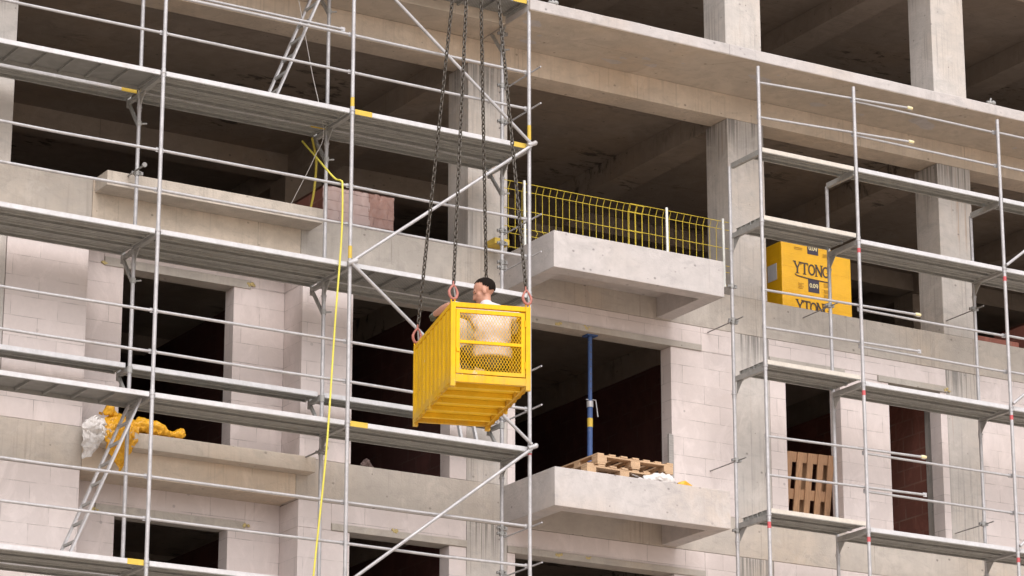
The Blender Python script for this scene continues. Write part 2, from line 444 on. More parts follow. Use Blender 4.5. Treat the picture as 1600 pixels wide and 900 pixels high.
# block infill of one storey (z = floor level)
def infill(z, top, full=True):
    y0, y1 = F+.002, F+.25
    H = z+2.24; LT = z+2.33
    def wall(x0, x1, za=z+.002, zb=top-.004, ya=y0, yb=y1, m='block'): bpart('block_wall', MB().box(x0, x1, ya, yb, za, zb), M[m], .006)
    def lintel(x0, x1, y=y0, za=None): bpart('lintel', MB().box(x0, x1, y-.022, y+.25, za or H, LT-.003), M['conc_lintel'], .006)
    def opening(x0, x1, ext=.25, x0b=None):
        lintel(x0-ext, x1+ext); wall(x0-ext, x1+ext, LT)
    wall(XL, -5.803); wall(-5.197, -2.022); wall(-1.412, -.362)
    # recessed bay
    yr = F+.5
    tp = top+.34
    wall(-.36, .32, zb=H-.002, ya=yr, yb=yr+.25, m='block_b'); wall(1.83, 2.54, zb=H-.002, ya=yr, yb=yr+.25, m='block_b')
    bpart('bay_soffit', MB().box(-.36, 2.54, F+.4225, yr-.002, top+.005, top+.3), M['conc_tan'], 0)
    bpart('lintel', MB().box(.06, 2.06, yr-.018, yr+.25, z+2.22, LT), M['conc_lintel'], .006)
    wall(-.36, .058, H, tp, ya=yr+.004, yb=yr+.25, m='block_b'); wall(2.062, 2.54, H, tp, ya=yr+.004, yb=yr+.25, m='block_b')
    wall(.06, 2.06, LT+.003, tp, ya=yr+.002, yb=yr+.25, m='block_b')
    wall(2.542, 3.26, zb=H-.002, yb=yr+.25); wall(2.542, 3.0, H, yb=yr+.25)
    # opening beside it
    wall(4.68, 4.927, zb=H-.002); lintel(3.002, 4.927); wall(3.002, 4.927, LT)
    # wide opening behind the balcony
    wall(5.533, 5.65, zb=H-.002); wall(8.085, 9.087, zb=H-.002); wall(8.583, 9.087, H)
    lintel(5.533, 8.58); wall(5.533, 8.58, LT)
    # two tall windows between the columns
    wall(9.703, 9.97, zb=H-.002); wall(10.90, 11.745, zb=H-.002); wall(12.66, 12.777, zb=H-.002)
    lintel(9.703, 10.98); lintel(11.56, 12.777); wall(10.983, 11.557, H, LT-.003); wall(9.703, 12.777, LT)
    wall(13.388, 16.497); wall(17.103, 20.197); wall(20.803, XR)
    # yellow foam squeezed out at lintel ends
    for x, y, zz in ((12.77, y0-.02, LT-.05), (.06, yr-.01, LT-.08), (2.06, yr-.02, LT-.05), (3.9, y0-.02, LT+.0), (6.3, y0-.02, LT-.05), (6.75, y0-.015, LT-.035)):
        fm = MB()
        for k in range(7): fm.ball((x+random.uniform(-.045, .045), y, zz+random.uniform(-.02, .02)), (random.uniform(.015, .03), .012, random.uniform(.01, .022)), 7, 5)
        bpart('foam_seal', fm, M['foam'], 0)
infill(1.80, 4.385); infill(1.80-STOREY, 1.275)
bpart('base_wall', MB().box(XL, XR, F+.01, F+.26, GZ-.05, 1.80-STOREY-.53), M['block'], 0)
bpart('edge_beam', MB().box(XL, XR, F-.001, F+.42, 1.275-STOREY, 1.80-STOREY-.001), M['conc_beam'])
bpart('floor_slab', MB().box(XL, XR, F+.423, YB, 1.62-STOREY, 1.79-STOREY), M['conc_inner_shade'], 0)
# red hollow brick partitions standing inside, square to the facade
for x, y in ((5.0, F+.55), (9.15, F+.55), (12.82, F+.55), (2.7, F+.78)):
    for z, t in ((1.80, 4.385), (1.80-STOREY, 1.275)):
        bpart('brick_partition', MB().box(x, x+.2, y, 7.0, z+.002, t-.005), M['brick' if x > 12 else 'brick_shade'], 0)
# left return of the pier seam
bpart('edge_strip', MB().box(-1.418, -1.413, F+.03, F+.2, 1.81, 4.38), M['ink'], 0)
# parapet of blocks seen far left at top floor, back partition of the top floors
for z, t in ((4.91, 7.49), (8.01, 10.6)):
    bpart('brick_partition', MB().box(-8.5, 3.4, 9.0, 9.2, z+.002, t-.2), M['brick_shade'], 0)
    bpart('brick_partition', MB().box(6.0, 12.6, 8.4, 8.6, z+.002, t-.2), M['brick_shade'], 0)

# ------------------------------------------------------------------ scaffold
def prof_plank(y0, y1, z):
    # folded sheet with lips and a stiffening groove
    t = .004; m = (y0+y1)/2; h = .062; lp = .026
    return [(y0, z-h), (y0, z), (y1, z), (y1, z-h), (y1-lp, z-h), (y1-lp, z-h+t), (y1-t, z-h+t+.004), (y1-t, z-t),
            (m+.068, z-t), (m+.064, z-.05), (m+.044, z-.05), (m+.040, z-t), (m-.040, z-t), (m-.044, z-.05), (m-.064, z-.05), (m-.068, z-t), (y0+t, z-t), (y0+t, z-h+t+.004), (y0+lp, z-h+t), (y0+lp, z-h)]

def plank(parent, x0, x1, y0, y1, z, face='deck_face', ends=None, kind='plank'):
    mb = MB()
    if kind == 'plank':
        mb.extr_x(prof_plank(y0, y1, z), x0, x1)
        for x in (x0+.01, x1-.03): mb.box(x, x+.02, y0+.03, y1-.03, z-.055, z-.006)
    else:                       # wide perforated hatch deck with cross ribs
        mb.box(x0, x1, y0, y1, z-.012, z)
        mb.box(x0, x1, y0, y0+.022, z-.06, z-.0125); mb.box(x0, x1, y1-.022, y1, z-.06, z-.0125)
        n = 7
        for i in range(n+1):
            x = x0+(x1-x0-.03)*i/n; mb.box(x, x+.03, y0+.0225, y1-.0225, z-.045, z-.0125)
    o = part('deck', mb, M['deck_under'] if kind == 'plank' else M['deck_perf'], parent)
    f = MB().box(x0, x1, y0-.004, y0-.0005, z-.054, z+.002); part('flange', f, M[face], o)
    if ends:
        for e in ends:
            xa, xb = (x0-.001, x0+.24) if e == 'l' else (x1-.2, x1+.001)
            part('end_cap', MB().box(xa, xb, y0-.009, y0-.0045, z-.062, z+.004), M['band_yellow'], o)
    return o

def standard(parent, x, y, z0, z1, joints, bands=()):
    mb = MB().tube([(x, y, z0), (x, y, z1)], .0242, 14)
    for z in joints:
        mb.tube([(x, y, z-.06), (x, y, z+.05)], .0285, 12); mb.tube([(x, y, z-.012), (x, y, z+.004)], .036, 12)
    o = part('standard', mb, M['steel'], parent)
    for z, m, h in bands:
        part('marker_band', MB().tube([(x, y, z), (x, y, z+h)], .0252, 14), M[m], o)
    return o

def rail(parent, x0, x1, y, z, r=.0185, sag=0.0, rise=0.0):
    mb = MB().tube([(x0, y, z), ((x0+x1)/2, y, z-sag+rise/2), (x1, y, z+rise)], r, 10)
    for x, dz in ((x0, 0), (x1, rise)): mb.box(x-.03, x+.03, y-.006, y+.006, z+dz-.028, z+dz+.028)
    return part('guardrail', mb, M['steel'], parent)

def coupler(parent, x, y, z, s=1):
    mb = MB().tube([(x, y, z-.03), (x, y, z+.03)], .036, 10)
    mb.box(x+.02, x+.075*s, y-.018, y+.018, z-.02, z+.02)
    mb.tube([(x+.03, y-.05, z+.008), (x+.03, y+.05, z+.008)], .009, 6); mb.tube([(x-.045, y-.04, z-.006), (x-.045, y+.04, z-.006)], .009, 6)
    mb.box(x-.07, x-.02, y-.015, y+.015, z-.015, z+.015)
    return part('coupler', mb, M['clamp'], parent)

def transom(parent, x, y0, y1, z, mat='bracket'):
    mb = MB().box(x-.026, x+.026, y0+.025, y1-.025, z-.082, z-.068)
    mb.box(x-.026, x-.020, y0+.025, y1-.025, z-.068, z-.012); mb.box(x+.020, x+.026, y0+.025, y1-.025, z-.068, z-.012)
    return part('transom', mb, M[mat], parent)

def console(parent, x, y, z, w=.34, drop=.46, mat='bracket'):
    mb = MB().box(x-.024, x+.024, y+.025, y+w, z-.115, z-.068)
    mb.box(x-.022, x+.022, y+w-.03, y+w+.004, z-.16, z-.0)
    mb.bar((x, y+w-.02, z-.10), (x, y+.03, z-drop), .035, .035)
    mb.tube([(x, y, z-drop-.03), (x, y, z-drop+.03)], .035, 10); mb.tube([(x, y, z-.14), (x, y, z-.06)], .033, 10)
    mb.tube([(x+.03, y, z-drop), (x+.10, y-.02, z-drop+.01)], .012, 6)
    return part('console_bracket', mb, M[mat], parent)

def corner_gusset(parent, x, y, z):
    mb = MB().bar((x+.012, y-.02, z-.09), (x+.012, y-.16, z-.09), .012, .02)
    mb.add([(x-.004, y-.024, z-.085), (x-.004, y-.17, z-.085), (x-.004, y-.024, z-.25), (x+.004, y-.024, z-.085), (x+.004, y-.17, z-.085), (x+.004, y-.024, z-.25)],
           [(0, 1, 2), (5, 4, 3), (0, 3, 4, 1), (1, 4, 5, 2), (2, 5, 3, 0)])
    return part('gusset', mb, M['bracket'], parent)

def ladder(parent, a, b, width, y, mat='steel'):
    a, b = Vector(a), Vector(b); mb = MB()
    o = None
    for dy in (0, width):
        mb.bar((a.x, y+dy, a.z), (b.x, y+dy, b.z), .024, .06, (0, 1, 0))
    o = part('ladder', mb, M[mat], parent)
    L = (b-a).length; n = int(L/.27)
    for i in range(1, n+1):
        p = a+(b-a)*(i*.27-.1)/L
        part('rung', MB().bar((p.x, y+.01, p.z), (p.x, y+width-.01, p.z), .032, .026, (1, 0, 0)), M['bracket'], o)
    return o

def brace(parent, p, q, r=.021): return part('diagonal_brace', MB().tube([p, q], r, 10), M['steel'], parent)

def tie(parent, x, y0, y1, z):
    mb = MB().tube([(x-.05, y0, z), (x-.05, y1, z)], .012, 8); mb.tube([(x-.05, y0-.012, z), (x-.05, y0+.012, z)], .03, 10)
    part('tie_rod', mb, M['clamp'], parent); coupler(parent, x, .68 if y1 > 0 else 0, z)

W2 = .68
SL = thing('tube_scaffold', 'tall grey tube scaffold with zigzag end bracing behind the yellow cage', 'scaffold', (0, 0, GZ))
LX = [-5.14, -2.57, 0, 2.57, 5.14]
for i, x in enumerate(LX):
    bo = []
    if i == 3: bo = [(6.03, 'band_yellow', .12), (4.05, 'band_yellow', .16)]
    if i == 4: bo = [(6.06, 'band_yellow', .2), (7.95, 'band_yellow', .16), (1.9, 'band_red', .05)]
    if i == 2: bo = []
    standard(SL, x, 0, GZ, 9.3, [k*2.0-.02+(.0 if i != 3 else 0) for k in range(-4, 5)], bo)
    standard(SL, x, W2, GZ, 9.2, [k*2.0-.25 for k in range(-4, 5)])
bays = [(-5.14, -2.57), (-2.57, 0), (0, 2.57), (2.57, 5.14)]
hatch = {(1, 3), (1, 1), (2, 4), (3, 2), (3, 4), (1, -1)}
caps = {(1, 0): 'r', (3, 3): 'lr', (3, 1): 'l', (3, 4): 'r', (2, 4): 'r'}
for bi, (a, b) in enumerate(bays):
    for k in range(-2, 5):
        z = 2.0*k; x0, x1 = a+.038, b-.038
        e = caps.get((bi, k))
        if (bi, k) in hatch:
            plank(SL, x0, x1, .004, .616, z, ends=e, kind='hatch')
        else:
            plank(SL, x0, x1, .004, .312, z, ends=e); plank(SL, x0, x1, .322, .640, z-.004)
        if k in (2, 3, 0, 4, -1):
            yy = W2+.02 if (bi, k) in ((1, 3), (1, 0), (1, -1), (2, 4), (3, 4)) else (.668 if k == 3 else .646)
            plank(SL, x0, x1, yy, yy+.31, z-.012 if k < 4 else z-.07, ends='r' if (bi, k) in ((1, 3), (2, 3)) else None)
        elif k == 1:
            plank(SL, x0+.0, x1, W2+.045, W2+.355, 2.52)
        if k < 4 or True:
            rail(SL, a+.02, b-.02, .038, z+.5, sag=random.uniform(0, .012)); rail(SL, a+.02, b-.02, .038, z+1.0, sag=random.uniform(0, .012))
for x in LX:
    for k in range(-2, 5):
        transom(SL, x, 0, W2, 2.0*k); corner_gusset(SL, x, W2, 2.0*k)
        console(SL, x, W2, 2.0*k if k != 1 else 2.53, mat='bracket')
# doubled rail on the top lift
rail(SL, .35, 2.45, .062, 7.06, .016)
# outer zigzag bracing in the end bay
for p, q in (((2.57, -.05, 8.0), (5.14, -.05, 6.0)), ((2.57, -.05, 4.0), (5.14, -.05, 5.97)), ((2.57, -.05, 3.98), (5.14, -.05, 2.03)), ((2.57, -.05, .0), (5.14, -.05, 1.97)), ((2.57, -.05, -.03), (5.14, -.05, -2.0))):
    brace(SL, p, q)
# knuckles where the braces meet
for x, z in ((5.14, 6.0), (5.14, 2.0), (2.57, 4.0)):
    mb = MB().tube([(x-.05, -.05, z-.03), (x+.07, -.05, z+.02)], .03, 8); mb.ball((x+.06, -.05, z+.02), .032, 8, 6); part('brace_knuckle', mb, M['steel'], SL)
# end guard rails across the narrow end
for k in range(-1, 4):
    for dz in (.5, 1.0):
        part('end_rail', MB().tube([(5.14+.03, -.24, 2*k+dz-.0), (5.14+.03, W2+.12, 2*k+dz-.02)], .011, 8), M['steel'], SL)
        coupler(SL, 5.14, W2, 2*k+dz+.03, .9)
for z in (4.86, 4.60, 1.1, 7.76, 5.9): coupler(SL, 5.14, W2, z)
tie(SL, 0, .35, F-.36, 4.90); tie(SL, 2.57, .45, F-.2, 1.75)
ladder(SL, (-.87, 0, .02), (-.05, 0, 1.98), .34, .20)
ladder(SL, (1.60, 0, 6.01), (2.40, 0, 7.99), .34, .22)
# trestle legs on the raised inner deck
for x in (4.5, 4.72):
    part('trestle_leg', MB().bar((x+.10, W2+.02, 2.02), (x, W2+.02, 2.44), .05, .03), M['deck_face'], SL)

# ---- right scaffold
x0R, yR, zR = 8.692, -.114, 1.5557
SR = thing('tube_scaffold', 'narrower grey tube scaffold with red banded poles standing before the right columns', 'scaffold', (x0R, yR, GZ))
RX = [x0R, x0R+1.605, x0R+4.14, x0R+6.71]
yi = yR+W2
tops = [7.74, 7.755, 7.75, 7.75]
for i, x in enumerate(RX):
    bands = []
    for k in range(-1, 3):
        z = zR+2*k
        if i > 0 or k == 0: bands += [(z-.20, 'band_red', .065 if i else .085)]
    standard(SR, x, yR, GZ, tops[i], [zR+2*k-.02 for k in range(-5, 3)], bands)
    standard(SR, x-.03 if i == 0 else x, yi, GZ, 6.50, [zR+2*k-.25 for k in range(-5, 3)])
for bi in range(3):
    a, b = RX[bi], RX[bi+1]; x0, x1 = a+.038, b-.038
    for k in range(-3, 3):
        z = zR+2*k+(.07 if bi == 0 else 0)
        face = 'deck_tan' if bi == 0 else 'deck_face'
        e = {(0, 0): 'r', (0, 1): 'r'}.get((bi, k))
        plank(SR, x0, x1, yR+.004, yR+.312, z, face, None); plank(SR, x0, x1, yR+.322, yR+.640, z-.004)
        if k < 2:
            for dz in (.5, 1.02):
                if bi == 0:
                    rail(SR, a+.02, a+2.60, yR+.036, z+dz-.05, .017, 0, .045)
                else:
                    rail(SR, a+.02, b-.02, yR+.064 if bi == 1 else yR+.036, z+dz+.0, .017, random.uniform(0, .01))
    z = zR+5.03
    plank(SR, x0, x1, yR+.004, yR+.312, z, 'deck_tan' if bi == 0 else 'deck_face')
    for dz in (.46, .96):
        if bi == 0: rail(SR, a+.02, a+2.60, yR+.036, z+dz-.02, .016, 0, .12)
        else: rail(SR, a+.02, b-.02, yR+.064 if bi == 1 else yR+.036, z+dz+.03, .016)
# yellow tipped loose rail ends
for z in (zR+5.03+.96+.10, zR+5.03+.46+.10, zR+2.07+1.02-.005, zR+.07+1.02-.005):
    part('rail_tip', MB().tube([(x0R+2.56, yR+.036, z), (x0R+2.645, yR+.036, z+.002)], .024, 8), M['print_pale'], SR)
for i, x in enumerate(RX):
    for k in range(-3, 3):
        transom(SR, x, yR, yi, zR+2*k); corner_gusset(SR, x, yi, zR+2*k)
    transom(SR, x, yR, yi, zR+5.0)
brace(SR, (RX[2], yR-.05, zR+4.02), (RX[3], yR-.05, zR+6.0)); brace(SR, (RX[2], yR-.05, zR+2.02), (RX[3], yR-.05, zR+4.0)); brace(SR, (RX[2], yR-.05, zR+.02), (RX[3], yR-.05, zR+2.0))
for z in (4.80, 4.30, 1.45): coupler(SR, RX[0]-.03, yi, z)
def rtie(x, z, y1=F-.0):
    part('tie_rod', MB().tube([(x, yi-.2, z), (x, y1, z-.01)], .009, 8), M['clamp'], SR); coupler(SR, x-.02, yi, z)
rtie(RX[2], 5.12); rtie(RX[2], 2.02); rtie(RX[1], 4.78); rtie(RX[0], 4.33); rtie(RX[0], 2.4)

# ------------------------------------------------------------------ crane cage
CW, CL, CH = .898, 1.855, .95
crot = R(-16.33); cpos = Vector((2.413, -3.2275, 1.3907))
CG = thing('crane_cage', 'bright yellow steel personnel cage hanging from four chains with a man inside', 'cage', cpos, (0, 0, crot))
def cpart(name, mb, mat, parent=None, bevel=0): return part(name, mb, M[mat], parent or CG, world=False, bevel=bevel)
hw, hl = CW/2, CL/2; pt = .055
for u in (-1, 1):
    for v in (-1, 0, 1):
        if v == 0:
            mb = MB().box(u*hw-.03*(u > 0)-.0*(u < 0), u*hw+.03*(u < 0), .08, .13, .0, .105)
            cpart('foot', mb, 'cage', bevel=.004); continue
        xa = u*hw-(pt if u > 0 else 0); ya = v*hl-(pt if v > 0 else 0)
        cpart('corner_post', MB().box(xa, xa+pt, ya, ya+pt, 0, CH), 'cage', bevel=.005)
        cpart('lifting_lug', MB().tube([(xa+pt/2+.022*math.cos(t), ya+pt/2, CH+.018+.026*math.sin(t)) for t in [2*math.pi*i/10 for i in range(10)]], .008, 6, True), 'cage')
for u in (-1, 1):
    xa = u*hw-(pt if u > 0 else 0)
    cpart('side_rail', MB().box(xa+.002, xa+pt-.002, -hl+pt, hl-pt, CH-.05, CH-.001), 'cage', bevel=.004)
    cpart('base_rail', MB().box(xa+.004, xa+pt-.004, -hl+pt, hl-pt, .055, .135), 'cage', bevel=.004)
    # trapezoid ribbed side sheet
    n = 36; mb = MB(); P = []
    y0, y1 = -hl+pt, hl-pt
    for i in range(n*4+1):
        yy = y0+(y1-y0)*i/(n*4); ph = i % 16
        dx = .010 if 4 <= ph < 10 else (0 if ph < 2 or ph >= 12 else .005)
        P.append((u*(hw-.006-dx), yy))
    vs = [(x, y, z) for z in (.03, CH-.052) for x, y in P]; k = len(P)
    fs = [(i, i+1, i+1+k, i+k) for i in range(k-1)]
    vs2 = [(x-u*.004, y, z) for x, y, z in vs]
    mb.add(vs+vs2, fs+[tuple(j+2*k for j in f) for f in fs])
    cpart('side_sheet', mb, 'cage')
for v in (-1, 1):
    ya = v*hl-(pt if v > 0 else 0)
    cpart('end_rail', MB().box(-hw+pt, hw-pt, ya+.002, ya+pt-.002, CH-.055, CH-.001), 'cage', bevel=.004)
    cpart('end_sill', MB().box(-hw+pt, hw-pt, ya+.002, ya+pt-.002, .05, .135), 'cage', bevel=.004)
def mesh_panel(x0, x1, z0, z1, y, parent, dw=.034, dh=.058):
    mb = MB(); sl = dh/dw
    for fam, s in ((0, 1), (1, -1)):
        span = (z1-z0)/sl
        c = x0-span if s > 0 else x0
        end = x1 if s > 0 else x1+span
        while c < end:
            # line x = c + s*(z-z0)/sl
            pts = []
            za, zb = z0, z1
            xa, xb = c+s*(za-z0)/sl, c+s*(zb-z0)/sl
            def clip(xa, za, xb, zb):
                for lo, hi in ((x0, x1),):
                    if max(xa, xb) <= lo or min(xa, xb) >= hi: return None
                    def at(xx): return za+(zb-za)*(xx-xa)/(xb-xa)
                    A, Bq = (xa, za), (xb, zb)
                    if A[0] < lo: A = (lo, at(lo))
                    if A[0] > hi: A = (hi, at(hi))
                    if Bq[0] < lo: Bq = (lo, at(lo))
                    if Bq[0] > hi: Bq = (hi, at(hi))
                    return A, Bq
            r = clip(xa, za, xb, zb)
            if r and math.hypot(r[0][0]-r[1][0], r[0][1]-r[1][1]) > .01:
                yy = y+.0021*fam
                mb.bar((r[0][0], yy, r[0][1]), (r[1][0], yy, r[1][1]), .0042, .002, (0, 1, 0))
            c += dw
    return cpart('mesh_panel', mb, 'cage', parent)
# gate on the camera side, mesh on the far end too
gy = -hl+.012
gx0, gx1, gz0, gz1 = -hw+pt+.006, hw-pt-.006, .15, CH-.072
fr = .042
G = MB().box(gx0, gx1, gy, gy+.03, gz0, gz0+fr).box(gx0, gx1, gy, gy+.03, gz1-fr, gz1)
zm = gz0+(gz1-gz0)*.47
G.box(gx0, gx0+fr, gy, gy+.03, gz0+fr, gz1-fr).box(gx1-fr, gx1, gy, gy+.03, gz0+fr, gz1-fr).box(gx0+fr, gx1-fr, gy, gy+.03, zm, zm+.034)
gate = cpart('gate', G, 'cage')
mesh_panel(gx0+fr-.004, gx1-fr+.004, gz0+fr-.004, zm+.004, gy+.012, gate)
mesh_panel(gx0+fr-.004, gx1-fr+.004, zm+.03, gz1-fr+.004, gy+.012, gate)
for z in (gz0+.09, gz1-.16):
    cpart('hinge', MB().tube([(gx1+.006, gy-.006, z), (gx1+.006, gy-.006, z+.075)], .011, 8), 'cage', gate)
cpart('latch', MB().box(gx0+.005, gx0+.04, gy-.012, gy-.001, zm-.1, zm-.06), 'cage', gate)
back = cpart('back_frame', MB().box(-hw+pt, hw-pt, hl-.04, hl-.01, .5, .54), 'cage')
mesh_panel(-hw+pt, hw-pt, .14, .5, hl-.024, back); mesh_panel(-hw+pt, hw-pt, .54, CH-.055, hl-.024, back)
cpart('floor_plate', MB().box(-hw+pt, hw-pt, -hl+pt, hl-pt, .108, .118), 'cage_in')
for i in range(5):
    y = -hl+.24+i*.335
    cpart('floor_beam', MB().box(-hw+pt, hw-pt, y, y+.055, .052, .107), 'cage_in', bevel=.004)

# ------------------------------------------------------------------ chain sling
ring_z = 9.25
cR = Matrix.Rotation(crot, 3, 'Z')
ring = cpos+cR@Vector((0, 0, 0)); ring = Vector((ring.x+.05, ring.y, ring_z))
SG = thing('chain_sling', 'four legged rusty lifting chain sling with red hooks holding the yellow cage', 'chain sling', ring)
part('master_ring', MB().tube([ring+Vector((.07*math.cos(t), 0, .11*math.sin(t)+.1)) for t in [2*math.pi*i/20 for i in range(20)]], .016, 8, True), M['chain'], SG)
def chain(p, q, pitch=.052, wire=.0092, wid=.040):
    p, q = Vector(p), Vector(q); d = q-p; L = d.length; d.normalize()
    n = int(L/pitch); a = d.orthogonal().normalized()
    a = (Vector((1, .3, 0))-d*d.dot(Vector((1, .3, 0)))).normalized(); b = d.cross(a)
    mb = MB()
    hl_, hwid = pitch/2+wire*.8, wid/2-wire*.2
    for i in range(n+1):
        c = p+d*(i*L/n); tw = random.uniform(-.15, .15)
        s = (a*math.cos(tw)+b*math.sin(tw)) if i % 2 == 0 else (b*math.cos(tw)-a*math.sin(tw))
        pts = []
        for j in range(10):
            t = 2*math.pi*j/10
            ex = math.copysign(abs(math.cos(t))**.8, math.cos(t)); ey = math.copysign(abs(math.sin(t))**.7, math.sin(t))
            pts.append(c+d*hl_*ex+s*hwid*ey)
        mb.tube(pts, wire, 5, True)
    return mb
for u in (-1, 1):
    for v in (-1, 1):
        lug = cpos+cR@Vector((u*(hw-pt/2), v*(hl-pt/2), CH+.03))
        up = (ring-lug).normalized()
        h0 = lug+up*.215
        ch = part('chain', chain(ring-Vector((0, 0, .0)), h0), M['chain'], SG)
        side = cR@Vector((1, .25, 0)); side = (side-up*side.dot(up)).normalized()
        pts = []; rr = []
        for j in range(16):
            t = 2*math.pi*j/16
            w_ = .052*math.sin(t)*(1.0 if math.cos(t) < 0 else .62+.38*(1-math.cos(t)))
            pts.append(lug+up*(.082+.080*math.cos(t)+.006)+side*w_); rr.append(.0165 if math.cos(t) < .3 else .013)
        mb = MB().tube(pts, rr, 7, True); mb.tube([lug+up*.165, lug+up*.22], [.017, .013], 7)
        hk = part('hook', mb, M['hook'], ch)
        part('safety_latch', MB().bar(lug+up*.03+side*.03, lug+up*.15+side*.006, .016, .012), M['clamp'], hk)

# ------------------------------------------------------------------ man in the cage
def skin_mesh(chains, cap0=True):
    """each chain: list of (pos, radius_x[, radius_y]); ('j', i) starts from an earlier point; closed lofts, united later"""
    mb = MB(); pts = []
    for ch in chains:
        run = []
        for p in ch:
            if p[0] == 'j': run.append(pts[p[1]]); continue
            q = (Vector(p[0]), p[1], p[2] if len(p) > 2 else p[1]); pts.append(q); run.append(q)
        first = ch[0][0] != 'j'
        if not first and len(run) > 1:
            r1 = run[1]; run[0] = (run[0][0].lerp(r1[0], .25), r1[1], r1[2])
        sub = []
        for a, b in zip(run, run[1:]):
            for k in range(4):
                t = k/4; e = t*t*(3-2*t); sub.append((a[0].lerp(b[0], t), a[1]+(b[1]-a[1])*e, a[2]+(b[2]-a[2])*e))
        sub.append(run[-1])
        n = 18; vs = []
        for i, (p, rx, ry) in enumerate(sub):
            d = (sub[min(i+1, len(sub)-1)][0]-sub[max(i-1, 0)][0]).normalized()
            ax = Vector((1, 0, 0)); ax = ax-d*ax.dot(d)
            if ax.length < .3: ax = Vector((0, 0, 1)); ax = ax-d*ax.dot(d)
            ax.normalize(); ay = d.cross(ax)
            vs += [p+ax*rx*math.cos(2*math.pi*j/n)+ay*ry*math.sin(2*math.pi*j/n) for j in range(n)]
        fs = [(i*n+j, i*n+(j+1) % n, (i+1)*n+(j+1) % n, (i+1)*n+j) for i in range(len(sub)-1) for j in range(n)]
        L = len(sub)-1; fs += [tuple(range(n))[::-1], tuple(range(L*n, L*n+n))]
        mb.add(vs, fs, True)
        for p, rx, ry in ((run[0], run[-1]) if (cap0 or not first) else (run[-1],)): mb.ball(p, min(rx, ry)*.98, 14, 10)
    return mb

def remesh(mb, vox):
    me = bpy.data.meshes.new('tmp'); me.from_pydata([tuple(v) for v in mb.v], [], mb.f)
    bm = bmesh.new(); bm.from_mesh(me); bmesh.ops.recalc_face_normals(bm, faces=bm.faces); bm.to_mesh(me); bm.free()
    o = bpy.data.objects.new('tmp', me); COL.objects.link(o)
    r = o.modifiers.new('r', 'REMESH'); r.mode = 'VOXEL'; r.voxel_size = vox
    s = o.modifiers.new('s', 'SMOOTH'); s.iterations = 4; s.factor = .5
    dg = bpy.context.evaluated_depsgraph_get(); dg.update()
    ev = o.evaluated_get(dg); em = ev.to_mesh()
    vs = [v.co.copy() for v in em.vertices]; fs = [list(p.vertices) for p in em.polygons]
    ev.to_mesh_clear(); bpy.data.objects.remove(o); bpy.data.meshes.remove(me)
    par = list(range(len(vs)))                       # keep only the largest connected piece
    def find(i):
        while par[i] != i: par[i] = par[par[i]]; i = par[i]
        return i
    for f in fs:
        r0 = find(f[0])
        for i in f[1:]: par[find(i)] = r0
    cnt = {}
    for i in range(len(vs)): k = find(i); cnt[k] = cnt.get(k, 0)+1
    best = max(cnt, key=cnt.get); new = {}; nv = []
    for i in range(len(vs)):
        if find(i) == best: new[i] = len(nv); nv.append(vs[i])
    return MB().add(nv, [[new[i] for i in f] for f in fs if f[0] in new], True)

MAN = thing('person', 'man in cream t-shirt crouching in the yellow cage, forearm resting on its rail', 'person', cpos+cR@Vector((.08, -.42, .118)), (0, 0, crot))
# local frame: u right, v away from the gate, w up from the cage floor
FL = 0.0
hip = Vector((0.02, -.15, .34)); chest = Vector((0.03, -.06, .75)); neck = Vector((.0, .03, 1.0)); headc = Vector((-.016, .055, 1.132))
shL = Vector((-.235, -.05, .865)); elL = Vector((-.47, -.18, .87)); wrL = Vector((-.528, .24, .905)); 
shR = Vector((.285, -.03, .865)); elR = Vector((.345, .10, .66)); wrR = Vector((.300, .40, .80))
kL = Vector((-.2, .22, .48)); aL = Vector((-.18, .0, .08)); kR = Vector((.22, .22, .47)); aR = Vector((.2, .0, .08))
body = skin_mesh([
    [(hip, .15, .125), (hip.lerp(chest, .5), .155, .12), (chest, .165, .115), (chest.lerp(neck, .62), .10, .085), (neck, .06, .062), (neck+Vector((-.005, .012, .07)), .058, .06)],
    [('j', 2), (shL.lerp(chest, .3), .075), (shL, .066), (shL.lerp(elL, .5), .056), (elL, .052), (elL.lerp(wrL, .35), .053), (wrL, .034)],
    [('j', 2), (shR.lerp(chest, .3), .075), (shR, .066), (shR.lerp(elR, .5), .054), (elR, .043), (elR.lerp(wrR, .35), .044), (wrR, .029)],
    [('j', 0), (hip+Vector((-.1, .03, .0)), .105), (hip.lerp(kL, .55)+Vector((-.05, 0, 0)), .088), (kL, .062), (kL.lerp(aL, .4), .058), (aL, .040)],
    [('j', 0), (hip+Vector((.1, .03, .0)), .105), (hip.lerp(kR, .55)+Vector((.05, 0, 0)), .088), (kR, .062), (kR.lerp(aR, .4), .058), (aR, .040)],
])
def hand(wr, d, palm, curl, thumb):
    """wrist, finger direction, palm normal (towards the thing held), thumb side"""
    d = d.normalized(); palm = palm.normalized(); s = d.cross(palm).normalized()*thumb
    mb = MB()
    mb.tube([wr-d*.03, wr, wr+d*.035, wr+d*.08], [.027, .028, .037, .034], 10)
    base = wr+d*.075
    for i, (o, l) in enumerate(((.030, .072), (.010, .082), (-.010, .076), (-.029, .060))):
        p = base+s*o; pts = [p-d*.03]; dd = d.copy()
        for k in range(4):
            pts.append(p.copy()); ang = curl*(.45+.3*k)
            dd = (d*math.cos(ang)+palm*math.sin(ang)); p = p+dd*l/3
        mb.tube(pts, [.0095, .0098, .0092, .0085, .007], 7)
    p = wr+d*.02+s*.028
    mb.tube([p-s*.02, p+s*.015+d*.02, p+s*.025+d*.045+palm*.012, p+s*.015+d*.065+palm*.03], [.012, .012, .011, .008], 7)
    return mb
def merge(a, b): a.add(b.v, b.f, True)
gl = hand(wrL, Vector((-.03, .6, .0)), Vector((.18, 0, -1)), 1.15, 1)
